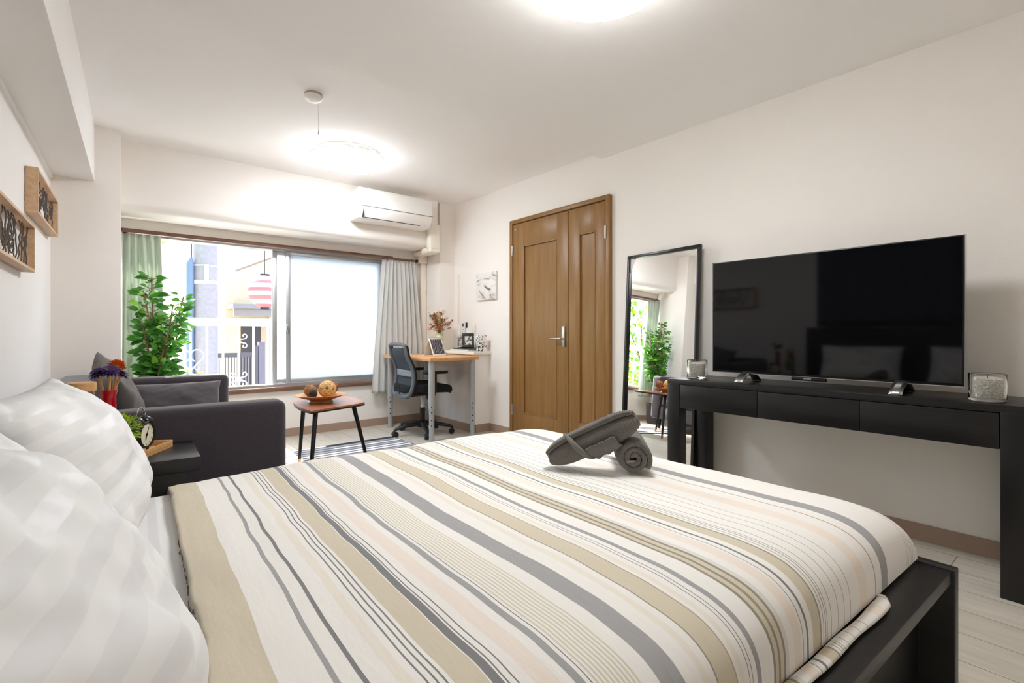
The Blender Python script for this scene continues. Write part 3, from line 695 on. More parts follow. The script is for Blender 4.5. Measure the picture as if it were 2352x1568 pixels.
# ------------------------------------------------------------------ nightstand and what stands on it
ZN = .56
ns = lthing('nightstand', 'black wooden nightstand between the bed and the sofa', 'nightstand', (.0, 2.26, 0))
obj('top', box(BM(), -.20, .182, 2.083, 2.425, ZN - .05, ZN, .003), BLACKW, ns, smooth=30)
bm = BM(); box(bm, -.19, .14, 2.095, 2.115, 0, ZN - .049, .002); box(bm, -.19, .14, 2.393, 2.413, 0, ZN - .049, .002); box(bm, -.19, -.175, 2.114, 2.394, .05, ZN - .049)
obj('side_panel', bm, BLACKW, ns, smooth=30)
dr = obj('drawer', box(BM(), .125, .142, 2.117, 2.391, .33, ZN - .055, .002), BLACKWY, ns, smooth=30)
obj('shelf', box(BM(), -.175, .13, 2.114, 2.394, .08, .10), BLACKW, ns, smooth=0)

tc = V3((.0765, 2.282, ZN + .0004))
ta = radians(59)
tr = thing('serving_tray', 'small bamboo tray under the alarm clock on the nightstand', 'tray', tc, ta - pi / 2)
# tray local: x across, y along
bm = BM(); box(bm, -.085, .085, -.10, .10, .0, .006); obj('base', bm, TRAYW, tr, smooth=0)
bm = BM()
for a in ((-.085, .085, -.10, -.094), (-.085, .085, .094, .10), (-.085, -.079, -.094, .094), (.079, .085, -.094, .094)): box(bm, a[0], a[1], a[2], a[3], .005, .026, .0015)
obj('rim', bm, TRAYW, tr, smooth=30)

# alarm clock, face towards the room
cz = ZN + .066
ck = thing('alarm_clock', 'black twin bell alarm clock standing on the bamboo tray', 'clock', (.101, 2.245, ZN + .0068), radians(-32))
Mx = Matrix.Rotation(radians(90), 4, 'Y')                # lathe axis to +x (the face normal)
Mc = Matrix.Translation((0, 0, .064)) @ Mx
obj('case', lathe(BM(), [(0, -.03), (.036, -.03), (.046, -.022), (.049, -.006), (.049, .016), (.046, .021), (.0425, .021), (.0425, .014), (0, .014)], n=48, M=Mc), BLACKM, ck)
obj('dial', lathe(BM(), [(.042, .0145), (0, .0146)], n=48, M=Mc), pbr('cream dial', S(232, 228, 204), .6), ck)
bm = BM()
for k in range(12):
    a = k * pi / 6; M2 = Mc @ Matrix.Rotation(a, 4, 'Z'); box(bm, .033, .038, -.0008, .0008, .0148, .0154, M=M2)
obj('hour_marks', bm, BLACK, ck, smooth=0)
bm = BM(); box(bm, -.006, .03, -.0012, .0012, .0158, .0164, M=Mc @ Matrix.Rotation(radians(180 - 28), 4, 'Z')); box(bm, -.004, .02, -.0016, .0016, .0166, .0172, M=Mc @ Matrix.Rotation(radians(-22), 4, 'Z')); lathe(bm, [(.0045, .0155), (.0045, .018), (0, .018)], n=16, M=Mc)
obj('hands', bm, BLACK, ck, smooth=0)
for s in (-1, 1):
    Mb = Matrix.Translation((-.004, s * .027, .113)) @ Matrix.Rotation(radians(-28 * s), 4, 'X')
    obj('bell', lathe(BM(), [(.0235, -.008), (.0235, -.004), (.021, .006), (.013, .013), (.004, .015), (.003, .02), (0, .021)], n=28, M=Mb), BLACKM, ck)
obj('carry_handle', tube(BM(), [(-.004, .024 * cos(a), .133 + .028 * sin(a)) for a in [pi * i / 14 for i in range(15)]], .0024, 8), CHROME, ck)
for s in (-1, 1): obj('foot', tube(BM(), [(0, s * .026, .024), (0, s * .036, .001)], [.004, .0055], 10), BLACKM, ck)

# red vase with gerberas
vx, vy = .006, 2.250
vs = thing('flower_vase', 'slim red glass vase holding paper gerberas on the nightstand', 'vase', (vx, vy, ZN + .0068))
REDG = pbr('red glass', S(222, 12, 44), .08, trans=.55, ior=1.4, coat=.3)
prf = [(0, 0), (.022, 0), (.0235, .004), (.0225, .1), (.0225, .2), (.0215, .212), (.024, .222), (.0265, .234), (.0245, .234), (.022, .222), (.0195, .212), (.0205, .2), (.0205, .01), (0, .008)]
obj('body', lathe(BM(), prf, n=40), REDG, vs, smooth=50)
for (dx, dy, h, c, nm, lb) in ((-.028, -.018, .292, S(62, 34, 92), 0, 'dark purple gerbera in the red vase, leftmost bloom'), (.004, -.030, .300, S(66, 36, 96), 0, 'dark purple gerbera in the red vase, nearest bloom'), (.034, -.006, .286, S(60, 32, 86), 0, 'dark purple gerbera in the red vase, rightmost bloom'), (.026, .026, .318, S(232, 112, 40), 1, 'orange gerbera standing highest in the red vase')):
    fl = thing('gerbera_flower', lb, 'flower', (vx, vy, ZN + .02), 0, 'gerberas in the red vase')
    top = V3((dx, dy, h - .012)); q = V3((dx * .2, dy * .2, .12))
    obj('stem', tube(BM(), [(dx * .05 + .002, dy * .05, .0), q, V3((dx * .42, dy * .42, .21)), top], .0042, 8), pbr('tan stem', S(206, 160, 104), .6), fl)
    bm = BM(); rnd = random.Random(int(h * 1000)); ax = (V3((dx, dy, .05))).normalized(); u, v = frame_of(ax)
    for ly in range(3):
        for k in range(15):
            a = 2 * pi * (k + .5 * ly) / 15 + rnd.uniform(-.06, .06); d = (u * cos(a) + v * sin(a)) + ax * (.05 + .28 * ly + rnd.uniform(-.08, .08))
            leaf(bm, top + ax * .003 * ly, d, ax, .034 - .006 * ly, .011, 0, .2)
    obj('petals', bm, pbr('petal %d' % int(h * 1000), c, .7), fl, smooth=180)
    obj('flower_centre', ball(BM(), top + ax * .006, .009, 2, (1, 1, .7)), pbr('heart %d' % int(h * 1000), S(60, 30, 40) if not nm else S(200, 90, 30), .8), fl)

# little artificial shrub
gp = thing('potted_plant', 'small bright green ball shaped artificial plant beside the alarm clock', 'plant', (.048, 2.128, ZN))
obj('pot', lathe(BM(), [(0, 0), (.026, 0), (.032, .055), (.033, .062), (.028, .062), (.026, .05), (0, .05)], n=32), pbr('white pot', S(226, 224, 218), .4), gp)
bm = BM(); rnd = random.Random(4); c0 = V3((0, 0, .115))
for k in range(420):
    z = rnd.uniform(-.75, 1); a = rnd.uniform(0, 2 * pi); r = sqrt(max(0, 1 - z * z)); d = V3((r * cos(a), r * sin(a), z)); rr = .044 * rnd.uniform(.55, 1)
    leaf(bm, c0 + d * rr, (d + V3((rnd.uniform(-.5, .5), rnd.uniform(-.5, .5), rnd.uniform(-.2, .5)))), V3((0, 0, 1)), .017, .007, rnd.randrange(2), .1)
obj('foliage', bm, None, gp, smooth=180, mats=[leafmat('bright moss', S(190, 212, 66), .25), leafmat('fresh moss', S(150, 188, 60), .25)])

# jar with wooden lid
jr = thing('glass_jar', 'tall glass jar with a wooden lid behind the farther pillow', 'jar', (-.064, 2.15, ZN))
GLASS = pbr('clear glass', (1, 1, 1, 1), .03, trans=1, ior=1.45)
obj('body', lathe(BM(), [(0, 0), (.036, 0), (.038, .004), (.0365, .25), (.0335, .25), (.0335, .008), (0, .008)], n=40), GLASS, jr, smooth=50)
obj('lid', lathe(BM(), [(0, .25), (.039, .25), (.0395, .254), (.0395, .276), (.038, .279), (0, .279)], n=40), TRAYW, jr)
obj('filling', lathe(BM(), [(0, .009), (.0325, .009), (.0325, .235), (0, .238)], n=32), pbr('tan filling', S(196, 160, 122), .8, nscale=90, nstr=.5, var=.2), jr)

# ------------------------------------------------------------------ sofa
sf = lthing('sofa', 'plum grey two seat sofa with high arms below the framed pictures', 'sofa', (.1, 3.45, 0))
def arm(y0, y1):
    bm = BM(); box(bm, -.36, .555, y0, y1, .13, .69, .035, 5); return obj('arm', bm, SOFAF, sf, smooth=60)
arm(2.452, 2.60); arm(4.265, 4.425)
obj('back', box(BM(), -.40, -.20, 2.46, 4.42, .13, .72, .04, 5), SOFAF, sf, smooth=60)
obj('base', box(BM(), -.36, .54, 2.59, 4.28, .13, .30, .02, 3), SOFAF, sf, smooth=60)
for y0, y1 in ((2.605, 3.425), (3.432, 4.26)): obj('seat_cushion', box(BM(), -.20, .55, y0, y1, .302, .43, .04, 5), SOFAF, sf, smooth=60)
for x, y in ((.46, 2.52), (.46, 4.34), (-.3, 2.52), (-.3, 4.34)): obj('leg', tube(BM(), [(x, y, .13), (x, y, .001)], [.028, .018], 12), BLACK, sf)
c1 = soft('throw_cushion', 'taupe square cushion leaning in the sofa corner, top corner raised', 'cushion', pillow_bm(.50, .38, .15, 3.3, 40, 40, .007, .05, .09), TAUPEP, L(-.07, 2.95, .678), (radians(13), radians(-14), -PH + radians(8)), 'cushions on the sofa')
c2 = soft('throw_cushion', 'dark grey lumbar cushion leaning on the far sofa arm', 'cushion', pillow_bm(.56, .225, .12, 9.1, 44, 34, .005, .08, .05), SOFAP, L(.21, 4.16, .545), (radians(0), radians(-14), -PH - radians(90)), 'cushions on the sofa')

# ------------------------------------------------------------------ tall plant behind the sofa
tp = thing('potted_tree', 'tall leafy green potted plant behind the sofa at window left', 'plant', (.31, 4.74, 0))
obj('pot', lathe(BM(), [(0, 0), (.10, 0), (.125, .26), (.13, .28), (.115, .28), (.11, .25), (0, .25)], n=36), pbr('dark pot', S(60, 56, 54), .6), tp)
obj('soil', lathe(BM(), [(.112, .255), (0, .26)], n=24), pbr('soil', S(60, 44, 34), 1, nscale=60, nstr=1), tp)
rnd = random.Random(21); bs = BM(); bl = BM(); stems = []
tips = [(-.13, -.04, 1.12), (-.02, .02, 1.44), (.10, -.05, 1.22), (.19, .02, 1.30), (.04, -.1, 1.02), (-.07, .0, 1.33), (.14, .06, 1.05)]
for tx, ty, tz in tips:
    b0 = V3((rnd.uniform(-.03, .03), rnd.uniform(-.03, .03), .25)); t0 = V3((tx, ty, tz)); pts = []
    for k in range(9):
        t = k / 8; p = b0.lerp(t0, t); p.x += .02 * sin(5 * t + tz * 9) * t; p.x -= tx * .25 * sin(pi * t); pts.append(p)
    tube(bs, pts, [.011 * (1 - .8 * k / 8) + .002 for k in range(9)], 7)
    for k in range(92):
        t = rnd.uniform(.36, 1.0); i = min(7, int(t * 8)); p = pts[i].lerp(pts[i + 1], t * 8 - i)
        a = rnd.uniform(0, 2 * pi); ln_ = rnd.uniform(.02, .10) * (1.25 - t * .7); d = V3((cos(a), sin(a) * .6, rnd.uniform(.0, .8))).normalized(); q = p + d * ln_
        tube(bs, [p, q], [.0022, .0012], 5, cap=False)
        dd = (d + V3((0, 0, rnd.uniform(-.7, .3)))); l = rnd.uniform(.05, .082)
        leaf(bl, q, dd, V3((rnd.uniform(-.6, .6), -1.2, 1)), l, l * .68, rnd.choice((0, 0, 1, 1, 2)), .2)
obj('stems', bs, pbr('pale stem', S(150, 122, 90), .8), tp); obj('foliage', bl, None, tp, smooth=180, mats=[DEEP, leafmat('ficus green', S(82, 150, 54), .4), leafmat('fresh ficus', S(136, 196, 70), .45)])

# ------------------------------------------------------------------ framed wooden lattices on the left wall
def wall_frame(y0, y1, z0, z1, seed, label):
    x0 = XL0 + .002
    t = lthing('wall_art_frame', label, 'picture', (x0, (y0 + y1) / 2, z0), 'framed lattices on the left wall')
    w, d = .014, .05; bm = BM()
    for a in ((y0, y1, z0, z0 + w), (y0, y1, z1 - w, z1), (y0, y0 + w, z0 + w, z1 - w), (y1 - w, y1, z0 + w, z1 - w)): box(bm, x0, x0 + d, a[0], a[1], a[2], a[3], .001)
    obj('frame', bm, FRAMEW, t, smooth=30)
    rnd = random.Random(seed); bm = BM(); Y0, Y1, Z0, Z1 = y0 + w, y1 - w, z0 + w, z1 - w; xc = x0 + .022
    def cl(y, z): return (xc + rnd.uniform(-.003, .003), min(Y1, max(Y0, y)), min(Z1, max(Z0, z)))
    for k in range(12):
        ya = Y0 + (Y1 - Y0) * (k + rnd.random()) / 12; dy = rnd.uniform(.05, .2) * rnd.choice((-1, 1)); b = rnd.uniform(-.06, .06)
        tube(bm, [cl(ya + dy * t + b * sin(pi * t), Z0 + (Z1 - Z0) * t) for t in [i / 8 for i in range(9)]], .0028, 6)
    for k in range(7):
        yc, zc, r = rnd.uniform(Y0 + .04, Y1 - .04), rnd.uniform(Z0 + .05, Z1 - .05), rnd.uniform(.025, .05)
        tube(bm, [cl(yc + r * 1.2 * cos(a), zc + r * sin(a)) for a in [2 * pi * i / 16 for i in range(16)]], .0034, 6, closed=True)
    obj('lattice', bm, pbr('dark twig', S(98, 88, 80), .7), t)
wall_frame(3.53, 4.35, 1.625, 1.862, 5, 'pale wood frame of dark lattice nearest the pillar')
wall_frame(2.62, 3.43, 1.305, 1.54, 8, 'pale wood frame of dark lattice cut by the photo edge')

# ------------------------------------------------------------------ rug, side table, bowl
def rug():
    t = wthing('striped_rug', 'black, white and grey striped rug under the side table', 'rug', (1.45, 4.13, 0))
    cols = [pbr('rug black', S(48, 50, 54), .95, nscale=240, nstr=.6), pbr('rug white', S(226, 226, 226), .95, nscale=240, nstr=.6), pbr('rug grey', S(158, 160, 168), .95, nscale=240, nstr=.6)]
    x0, x1, y0, y1 = .70, 2.135, 3.855, 4.41; bm = BM(); z = .009
    box(bm, x0, x1, y0, y1, 0, z - .0005); rnd = random.Random(3)
    seq = [(.060, 1), (.021, 0), (.05, 2), (.021, 0), (.055, 1), (.023, 0), (.05, 1), (.021, 0), (.06, 2), (.023, 0), (.055, 1), (.021, 0), (.06, 2), (.023, 0), (.05, 1)]
    tot = sum(w for w, _ in seq); y = y0 + .008
    for w, c in seq:
        w *= (y1 - y0 - .016) / tot; xa = x0 + .008
        while xa < x1 - .009:
            xb = min(x1 - .008, xa + rnd.uniform(.55, 1.2)); cc_ = c if c == 0 else (c if rnd.random() < .7 else rnd.choice((1, 2, 0)))
            box(bm, xa, xb, y, y + w, z - .001, z, mi=cc_); xa = xb
        y += w
    obj('pile', bm, None, t, smooth=0, mats=cols)
rug()
tb = wthing('side_table', 'leaf shaped walnut side table with three black legs', 'side table', (1.24, 3.68, 0))
ctrl = [(1.015, 3.262), (1.16, 3.315), (1.40, 3.40), (1.455, 3.47), (1.49, 3.70), (1.475, 3.85), (1.41, 3.985), (1.31, 4.04), (1.19, 4.02), (1.10, 3.92), (1.035, 3.70), (1.006, 3.46)]
poly = []
nC = len(ctrl)
for i in range(nC):
    p0, p1_, p2_, p3 = [V3((*ctrl[(i + k - 1) % nC], 0)) for k in range(4)]
    if i == 0: p0 = p1_ * 2 - p2_
    if (i + 1) % nC == 0: p3 = p2_ * 2 - p1_
    for k in range(5):
        t = k / 5; q = .5 * ((2 * p1_) + (p2_ - p0) * t + (2 * p0 - 5 * p1_ + 4 * p2_ - p3) * t * t + (3 * p1_ - p0 - 3 * p2_ + p3) * t ** 3); poly.append((q.x, q.y))
obj('table_top', prism(BM(), poly, .483, .503, .004), TABLEW, tb, smooth=50)
obj('edge_band', prism(BM(), [(1.245 + (a - 1.245) * 1.004, 3.68 + (b - 3.68) * 1.004) for a, b in poly], .482, .492), BLACK, tb, smooth=50)
for (a, b, c, d) in ((1.13, 3.80, 1.118, 3.88), (1.075, 3.36, .985, 3.20), (1.385, 3.50, 1.475, 3.42)):
    lg = obj('leg', tube(BM(), [(a, b, .484), (c, d, .016)], [.0165, .0105], 14), BLACKM, tb)
    e = V3((a, b, .484)).lerp(V3((c, d, .016)), .9); obj('ferrule', tube(BM(), [e, V3((c, d, .0145))], [.0125, .0112], 14), pbr('brass ferrule', S(186, 140, 92), .3, metal=.9), lg)
bx, by, bz = 1.20, 3.64, .5035
bw = thing('wooden_bowl', 'shallow wooden bowl on a foot holding rattan balls', 'bowl', (bx, by, bz))
obj('foot_ring', lathe(BM(), [(0, 0), (.085, 0), (.085, .004), (.075, .02), (0, .02)], n=48), BOWLW, bw)
obj('dish', lathe(BM(), [(0, .018), (.08, .019), (.13, .034), (.172, .052), (.174, .055), (.169, .056), (.125, .041), (.08, .029), (0, .027)], n=64), BOWLW, bw, smooth=50)
def ratball(label, dx, dy, r, col, seed, n=26, tr=.0045):
    rnd = random.Random(seed); z = bz + .032 + max(0, (sqrt(dx * dx + dy * dy) - .06)) * .3 + r
    t = thing('rattan_ball', label, 'ball', (bx + dx, by + dy, z), 0, 'balls in the wooden bowl')
    bm = BM()
    for k in range(n):
        ax = V3((rnd.gauss(0, 1), rnd.gauss(0, 1), rnd.gauss(0, 1))).normalized(); u, v = frame_of(ax); o_ = ax * r * rnd.uniform(-.35, .35); q = sqrt(r * r - o_.length_squared)
        tube(bm, [o_ + (u * cos(a) + v * sin(a)) * (q - tr + rnd.uniform(-.002, .0005)) for a in [2 * pi * i / 22 for i in range(22)]], tr, 6, closed=True)
    obj('weave', bm, pbr('rattan %d' % seed, col, .7, nscale=60, nstr=.4, var=.25), t)
    obj('core', ball(BM(), (0, 0, 0), r * .86, 3), pbr('rattan core %d' % seed, tuple(c * .4 for c in col[:3]) + (1,), .9), t)
ratball('large pale straw ball in the wooden bowl', .035, -.035, .062, S(226, 182, 122), 1, 30, .006)
ratball('brown woven ball at the left of the wooden bowl', -.058, .045, .045, S(164, 118, 76), 2, 40, .003)
ratball('small dark ball at the front of the wooden bowl', -.068, -.048, .03, S(52, 48, 46), 3, 24, .003)
ratball('reddish brown ball behind the straw ball in the bowl', .098, .048, .045, S(150, 100, 66), 4, 30, .0035)

# ------------------------------------------------------------------ desk
dk = wthing('desk', 'small desk with beech top and grey height adjustable legs', 'desk', (2.57, 4.45, 0))
obj('desk_top', box(BM(), 2.275, 2.822, 3.935, 4.945, .742, .776, .003), DESKW, dk, smooth=30)
for x, y in ((2.318, 3.985), (2.775, 3.985), (2.345, 4.90), (2.775, 4.90)):
    lg = obj('leg', tube(BM(), [(x, y, .742), (x, y, .3)], .0295, 24), GREYM, dk)
    bm = BM(); tube(bm, [(x, y, .305), (x, y, .012)], .0245, 24); lathe(bm, [(0, 0), (.027, 0), (.027, .014), (0, .014)], (x, y, 0), 20); lo = obj('lower_leg', bm, GREYM, lg)
    bm = BM(); dv_ = V3((-x, -y, 0)).normalized()
    for z in (.15, .2, .27, .32):
        r = .0245 if z < .3 else .0295; c = V3((x, y, z)) + dv_ * (r - .002); cyl(bm, c, c + dv_ * .003, .006, n=10)
    obj('adjusting_holes', bm, BLACK, lo)

# office chair, facing the desk
ch = thing('office_chair', 'black swivel office chair with grey mesh back at the desk', 'office chair', (2.44, 4.375, 0), radians(-6))
bm = BM(); tube(bm, [(0, 0, .075), (0, 0, .26)], .026, 20); lathe(bm, [(0, .07), (.05, .07), (.055, .085), (.05, .125), (.03, .135), (0, .135)], n=28); obj('gas_column', bm, BLACK, ch)
obj('piston', tube(BM(), [(0, 0, .255), (0, 0, .40)], .014, 16), CHROME, ch)
for k in range(5):
    a = radians(-32 + 72 * k); d = V3((cos(a), sin(a), 0))
    ar = obj('base_arm', tube(BM(), [d * .03 + V3((0, 0, .105)), d * .16 + V3((0, 0, .098)), d * .275 + V3((0, 0, .078)), d * .30 + V3((0, 0, .066))], [.032, .027, .02, .016], 12, flat=.75), BLACK, ch)
    bm = BM(); s = d.cross(V3((0, 0, 1)))
    for q in (-1, 1): cyl(bm, d * .292 + s * (q * .008) + V3((0, 0, .0275)), d * .292 + s * (q * .026) + V3((0, 0, .0275)), .027, n=20)
    tube(bm, [d * .297 + V3((0, 0, .075)), d * .295 + V3((0, 0, .03))], .008, 8); tube(bm, [d * .292 + s * .012 * q + V3((0, 0, .0275)) for q in (-1, 1)], .0265, 14)
    obj('caster', bm, BLACK, ar)
SEATF = pbr('black seat cloth', S(22, 22, 26), .95, nscale=300, nstr=.4)
bm = BM(); prism(bm, rrect(-.24, .25, -.245, .245, .11, 8), .425, .50, .03, 5)
for v in bm.verts: v.co.z += -.028 * max(0, (v.co.x - .08) / .17) ** 2 + .012 * (v.co.y / .24) ** 2
obj('seat', bm, SEATF, ch, smooth=60)
bm = BM(); box(bm, -.12, .10, -.09, .09, .385, .424, .012); tube(bm, [(.02, .08, .40), (.03, .2, .395)], .006, 8); tube(bm, [(.03, -.05, .385), (.06, -.06, .33)], [.022, .018], 12); obj('tilt_mechanism', bm, BLACK, ch, smooth=35)
def bx_(z):                                             # side profile of the back
    t = (z - .40) / .48
    return -.245 + .045 * sin(pi * min(1, t * 1.25)) * 1.0 - .075 * max(0, t - .45) ** 1.3
def half(z):
    t = (z - .40) / .48; return .235 - .035 * t - .03 * max(0, .12 - t) / .12
def backgrid(z0, z1, f, dx, n=14, m=17):
    bm = BM(); V = []
    def fn(i, j):
        z = z0 + (z1 - z0) * i / (n - 1); s = -1 + 2 * j / (m - 1); return (bx_(z) + dx - .02 * s * s * -1, s * half(z) * f, z)
    grid(bm, fn, n, m); return bm
MESHF = pbr('slate mesh', S(54, 60, 67), .8, nscale=500, nstr=.5)
bo = obj('backrest_mesh', backgrid(.44, .86, .86, .0), MESHF, ch, smooth=180); bo.modifiers.new('t', 'SOLIDIFY').thickness = .006
bm = BM(); loop = []
zz = [.415 + .465 * i / 16 for i in range(17)]
left = [V3((bx_(z) + .018, -half(z), z)) for z in zz]; right = [V3((bx_(z) + .018, half(z), z)) for z in zz]
topb = [V3((bx_(.885) + .014 + .006 * abs(s), s * half(.88), .885 + .012 * (1 - s * s))) for s in [-.85 + 1.7 * i / 8 for i in range(9)]]
botb = [V3((bx_(.405) + .014, s * half(.41), .402 - .012 * (1 - s * s))) for s in [.85 - 1.7 * i / 8 for i in range(9)]]
tube(bm, left + topb + right[::-1] + botb, [.017] * 60 if False else .019, 10, closed=True)
obj('back_frame', bm, pbr('grey back frame', S(92, 97, 102), .5), ch)
obj('frame_edge', tube(BM(), [p + V3((.016, -.005, 0)) for p in left], .015, 8), BLACK, ch); obj('frame_edge', tube(BM(), [p + V3((.016, .005, 0)) for p in right], .015, 8), BLACK, ch)
lb_ = obj('lumbar_band', backgrid(.585, .645, .90, -.008, 5), pbr('pale lumbar', S(134, 142, 148), .5), ch, smooth=180); lb_.modifiers.new('t', 'SOLIDIFY').thickness = .01
bb = obj('back_base', backgrid(.405, .455, .95, -.004, 6), pbr('grey shell', S(86, 93, 100), .5), ch, smooth=180); bb.modifiers.new('t', 'SOLIDIFY').thickness = .016
obj('back_bracket', tube(BM(), [(-.05, 0, .40), (-.17, 0, .395), (-.225, 0, .42), (-.235, 0, .5)], [.026, .026, .024, .018], 10), BLACK, ch)
for s in (-1, 1):
    am = obj('armrest', tube(BM(), [(.0, s * .20, .412), (.0, s * .275, .415), (.005, s * .285, .46), (.005, s * .285, .615)], [.016, .016, .02, .018], 10), BLACK, ch)
    obj('arm_pad', (lambda b: prism(b, rrect(-.11, .14, s * .285 - .035, s * .285 + .035, .034, 6), .615, .64, .008, 3))(BM()), BLACK, am, smooth=40)

# on the desk and ledge
ZD = .7765
tb2 = thing('tablet', 'white tablet on a folding stand on the desk, dark screen', 'tablet', (2.56, 4.30, ZD), radians(-75))
# local +x = facing; leaning back
Ml = Matrix.Translation((.045, 0, .004)) @ Matrix.Rotation(radians(-22), 4, 'Y')
obj('body', box(BM(), -.008, 0, -.09, .09, .0, .185, .004, M=Ml), pbr('tablet white', S(238, 236, 232), .3), tb2, smooth=35)
def screen_mat():
    m, nt, b = new_mat('dark streaked screen'); b.inputs['Roughness'].default_value = .15
    w = N(nt, 'ShaderNodeTexWave'); w.inputs['Scale'].default_value = 9; w.inputs['Distortion'].default_value = 9; w.inputs['Detail'].default_value = 3; w.bands_direction = 'DIAGONAL'
    nt.links.new(coords(nt, (1, 3, -2)), w.inputs['Vector']); r = N(nt, 'ShaderNodeValToRGB'); r.color_ramp.elements[0].color = S(44, 42, 46); r.color_ramp.elements[1].color = S(150, 144, 148); r.color_ramp.elements[0].position = .7
    nt.links.new(w.outputs['Fac'], r.inputs[0]); nt.links.new(r.outputs[0], b.inputs['Base Color']); return m
obj('screen', box(BM(), 0, .001, -.078, .078, .016, .172, M=Ml), screen_mat(), tb2, smooth=0)
bm = BM(); box(bm, -.16, .06, -.09, .09, .0, .004, .001); box(bm, -.004, 0, -.085, .085, 0, .19, M=Matrix.Translation((-.09, 0, .003)) @ Matrix.Rotation(radians(20), 4, 'Y')); obj('folding_cover', bm, pbr('tablet cover', S(214, 204, 192), .6), tb2, smooth=30)

ZL = .8175
bk1 = obj('book', box(BM(), 2.828, 3.02, 4.14, 4.48, ZL, ZL + .018, .001), pbr('white book', S(236, 234, 228), .6), smooth=30); tag(bk1, 'thin white book lying on the ledge under the black notebook', 'book', 'books on the ledge')
bk2 = obj('book', box(BM(), 2.832, 3.0, 4.125, 4.44, ZL + .0185, ZL + .028, .001), pbr('black notebook', S(48, 56, 54), .5), smooth=30); tag(bk2, 'thin black notebook lying on the white book on ledge', 'book', 'books on the ledge')
ZS = ZL + .0285
def photo_frame(label, loc, rz, W, H, D, tilt, fm, pm, border):
    loc = (loc[0], loc[1], loc[2] + D * sin(radians(tilt)) + .0005)
    t = thing('photo_frame', label, 'photo frame', loc, rz, 'photo frames on the ledge')
    M = Matrix.Rotation(radians(-tilt), 4, 'Y'); b = border; bm = BM()
    for a in ((-W / 2, W / 2, 0, b), (-W / 2, W / 2, H - b, H), (-W / 2, -W / 2 + b, b, H - b), (W / 2 - b, W / 2, b, H - b)): box(bm, -D, 0, a[0], a[1], a[2], a[3], .001, M=M)
    obj('frame', bm, fm, t, smooth=30); obj('picture', box(BM(), -D * .9, -D * .35, -W / 2 + b * .9, W / 2 - b * .9, b * .9, H - b * .9, M=M), pm, t, smooth=0)
    q = M @ V3((-D, 0, H * .6)); obj('stand', box(BM(), -.002, .002, -.02, .02, 0, sqrt(q.z ** 2 + .04 ** 2), M=Matrix.Translation((q.x - .04, 0, .001 - D * sin(radians(tilt)))) @ Matrix.Rotation(math.atan2(.04, q.z), 4, 'Y')), BLACK, t, smooth=0)
def blotch(name, a, b, sc):
    m, nt, bs_ = new_mat(name); n = N(nt, 'ShaderNodeTexNoise'); n.inputs['Scale'].default_value = sc; n.inputs['Detail'].default_value = 2; nt.links.new(coords(nt), n.inputs['Vector'])
    r = N(nt, 'ShaderNodeValToRGB'); r.color_ramp.interpolation = 'CONSTANT'; r.color_ramp.elements[0].color = a; r.color_ramp.elements[1].color = b; r.color_ramp.elements[1].position = .45
    nt.links.new(n.outputs['Fac'], r.inputs[0]); nt.links.new(r.outputs[0], bs_.inputs['Base Color']); return m
photo_frame('silver grey photo frame standing behind the tablet', (2.90, 4.345, ZS), radians(-112), .10, .115, .03, 12, pbr('silver frame', S(170, 168, 168), .3, metal=.6), blotch('leaf photo', S(128, 104, 88), S(226, 216, 204), 60), .012)
photo_frame('thick black photo frame leaning back on the notebook', (2.895, 4.235, ZS), radians(-122), .125, .155, .03, 20, pbr('black frame', S(38, 38, 36), .4), blotch('figure photo', S(70, 66, 62), S(206, 206, 196), 34), .026)
bxp = thing('paper_box', 'white speckled paper box standing at the ledge end', 'box', (2.955, 4.083, ZL), radians(-8))
obj('box_body', box(BM(), -.05, .04, -.035, .02, 0, .165, .0015), blotch('terrazzo card', S(70, 70, 66), S(236, 236, 228), 55), bxp, smooth=30)
obj('spine', box(BM(), .01, .04, -.0365, -.0335, .001, .164), blotch('dark spine', S(196, 120, 110), S(226, 226, 220), 30), bxp, smooth=0)
fv = thing('green_vase', 'pale green stacked bead vase in the desk corner', 'vase', (2.772, 4.60, ZD))
gp_ = [(0, 0), (.03, 0)]
for k in range(4):
    for q in range(7): gp_.append((.031 + .009 * sin(pi * q / 6), .004 + k * .05 + .05 * q / 6))
gp_ += [(.036, .21), (.037, .225), (.034, .225), (.03, .2), (0, .2)]
obj('body', lathe(BM(), gp_, n=36), pbr('green glaze', S(206, 214, 166), .25), fv, smooth=60)
bq = thing('dried_bouquet', 'dried flower bouquet of brown, orange and straw blooms in green vase', 'bouquet', (2.772, 4.60, ZD + .206))
bm = BM(); bb_ = BM(); bg = BM(); rnd = random.Random(31)
for k in range(64):
    a = rnd.uniform(0, 2 * pi); sp = rnd.uniform(.01, .14); h_ = rnd.uniform(.05, .25) * (1.15 - sp * 2.5)
    p = V3((cos(a) * sp * .75, sin(a) * sp * 1.25, h_)); tube(bm, [(0, 0, 0), p * .5 + V3((0, 0, .02)), p], .0012, 5)
    ci = rnd.choice((0, 0, 1, 2, 3)) if p.z > .09 else rnd.choice((1, 2, 4))
    for q in range(9):
        o_ = V3((rnd.gauss(0, 1), rnd.gauss(0, 1), rnd.gauss(0, 1))) * .008; d = V3((rnd.uniform(-1, 1), rnd.uniform(-1, 1), rnd.uniform(-.3, 1))); leaf(bb_, p + o_, d, V3((0, 0, 1)), .026, .02, ci, .3)
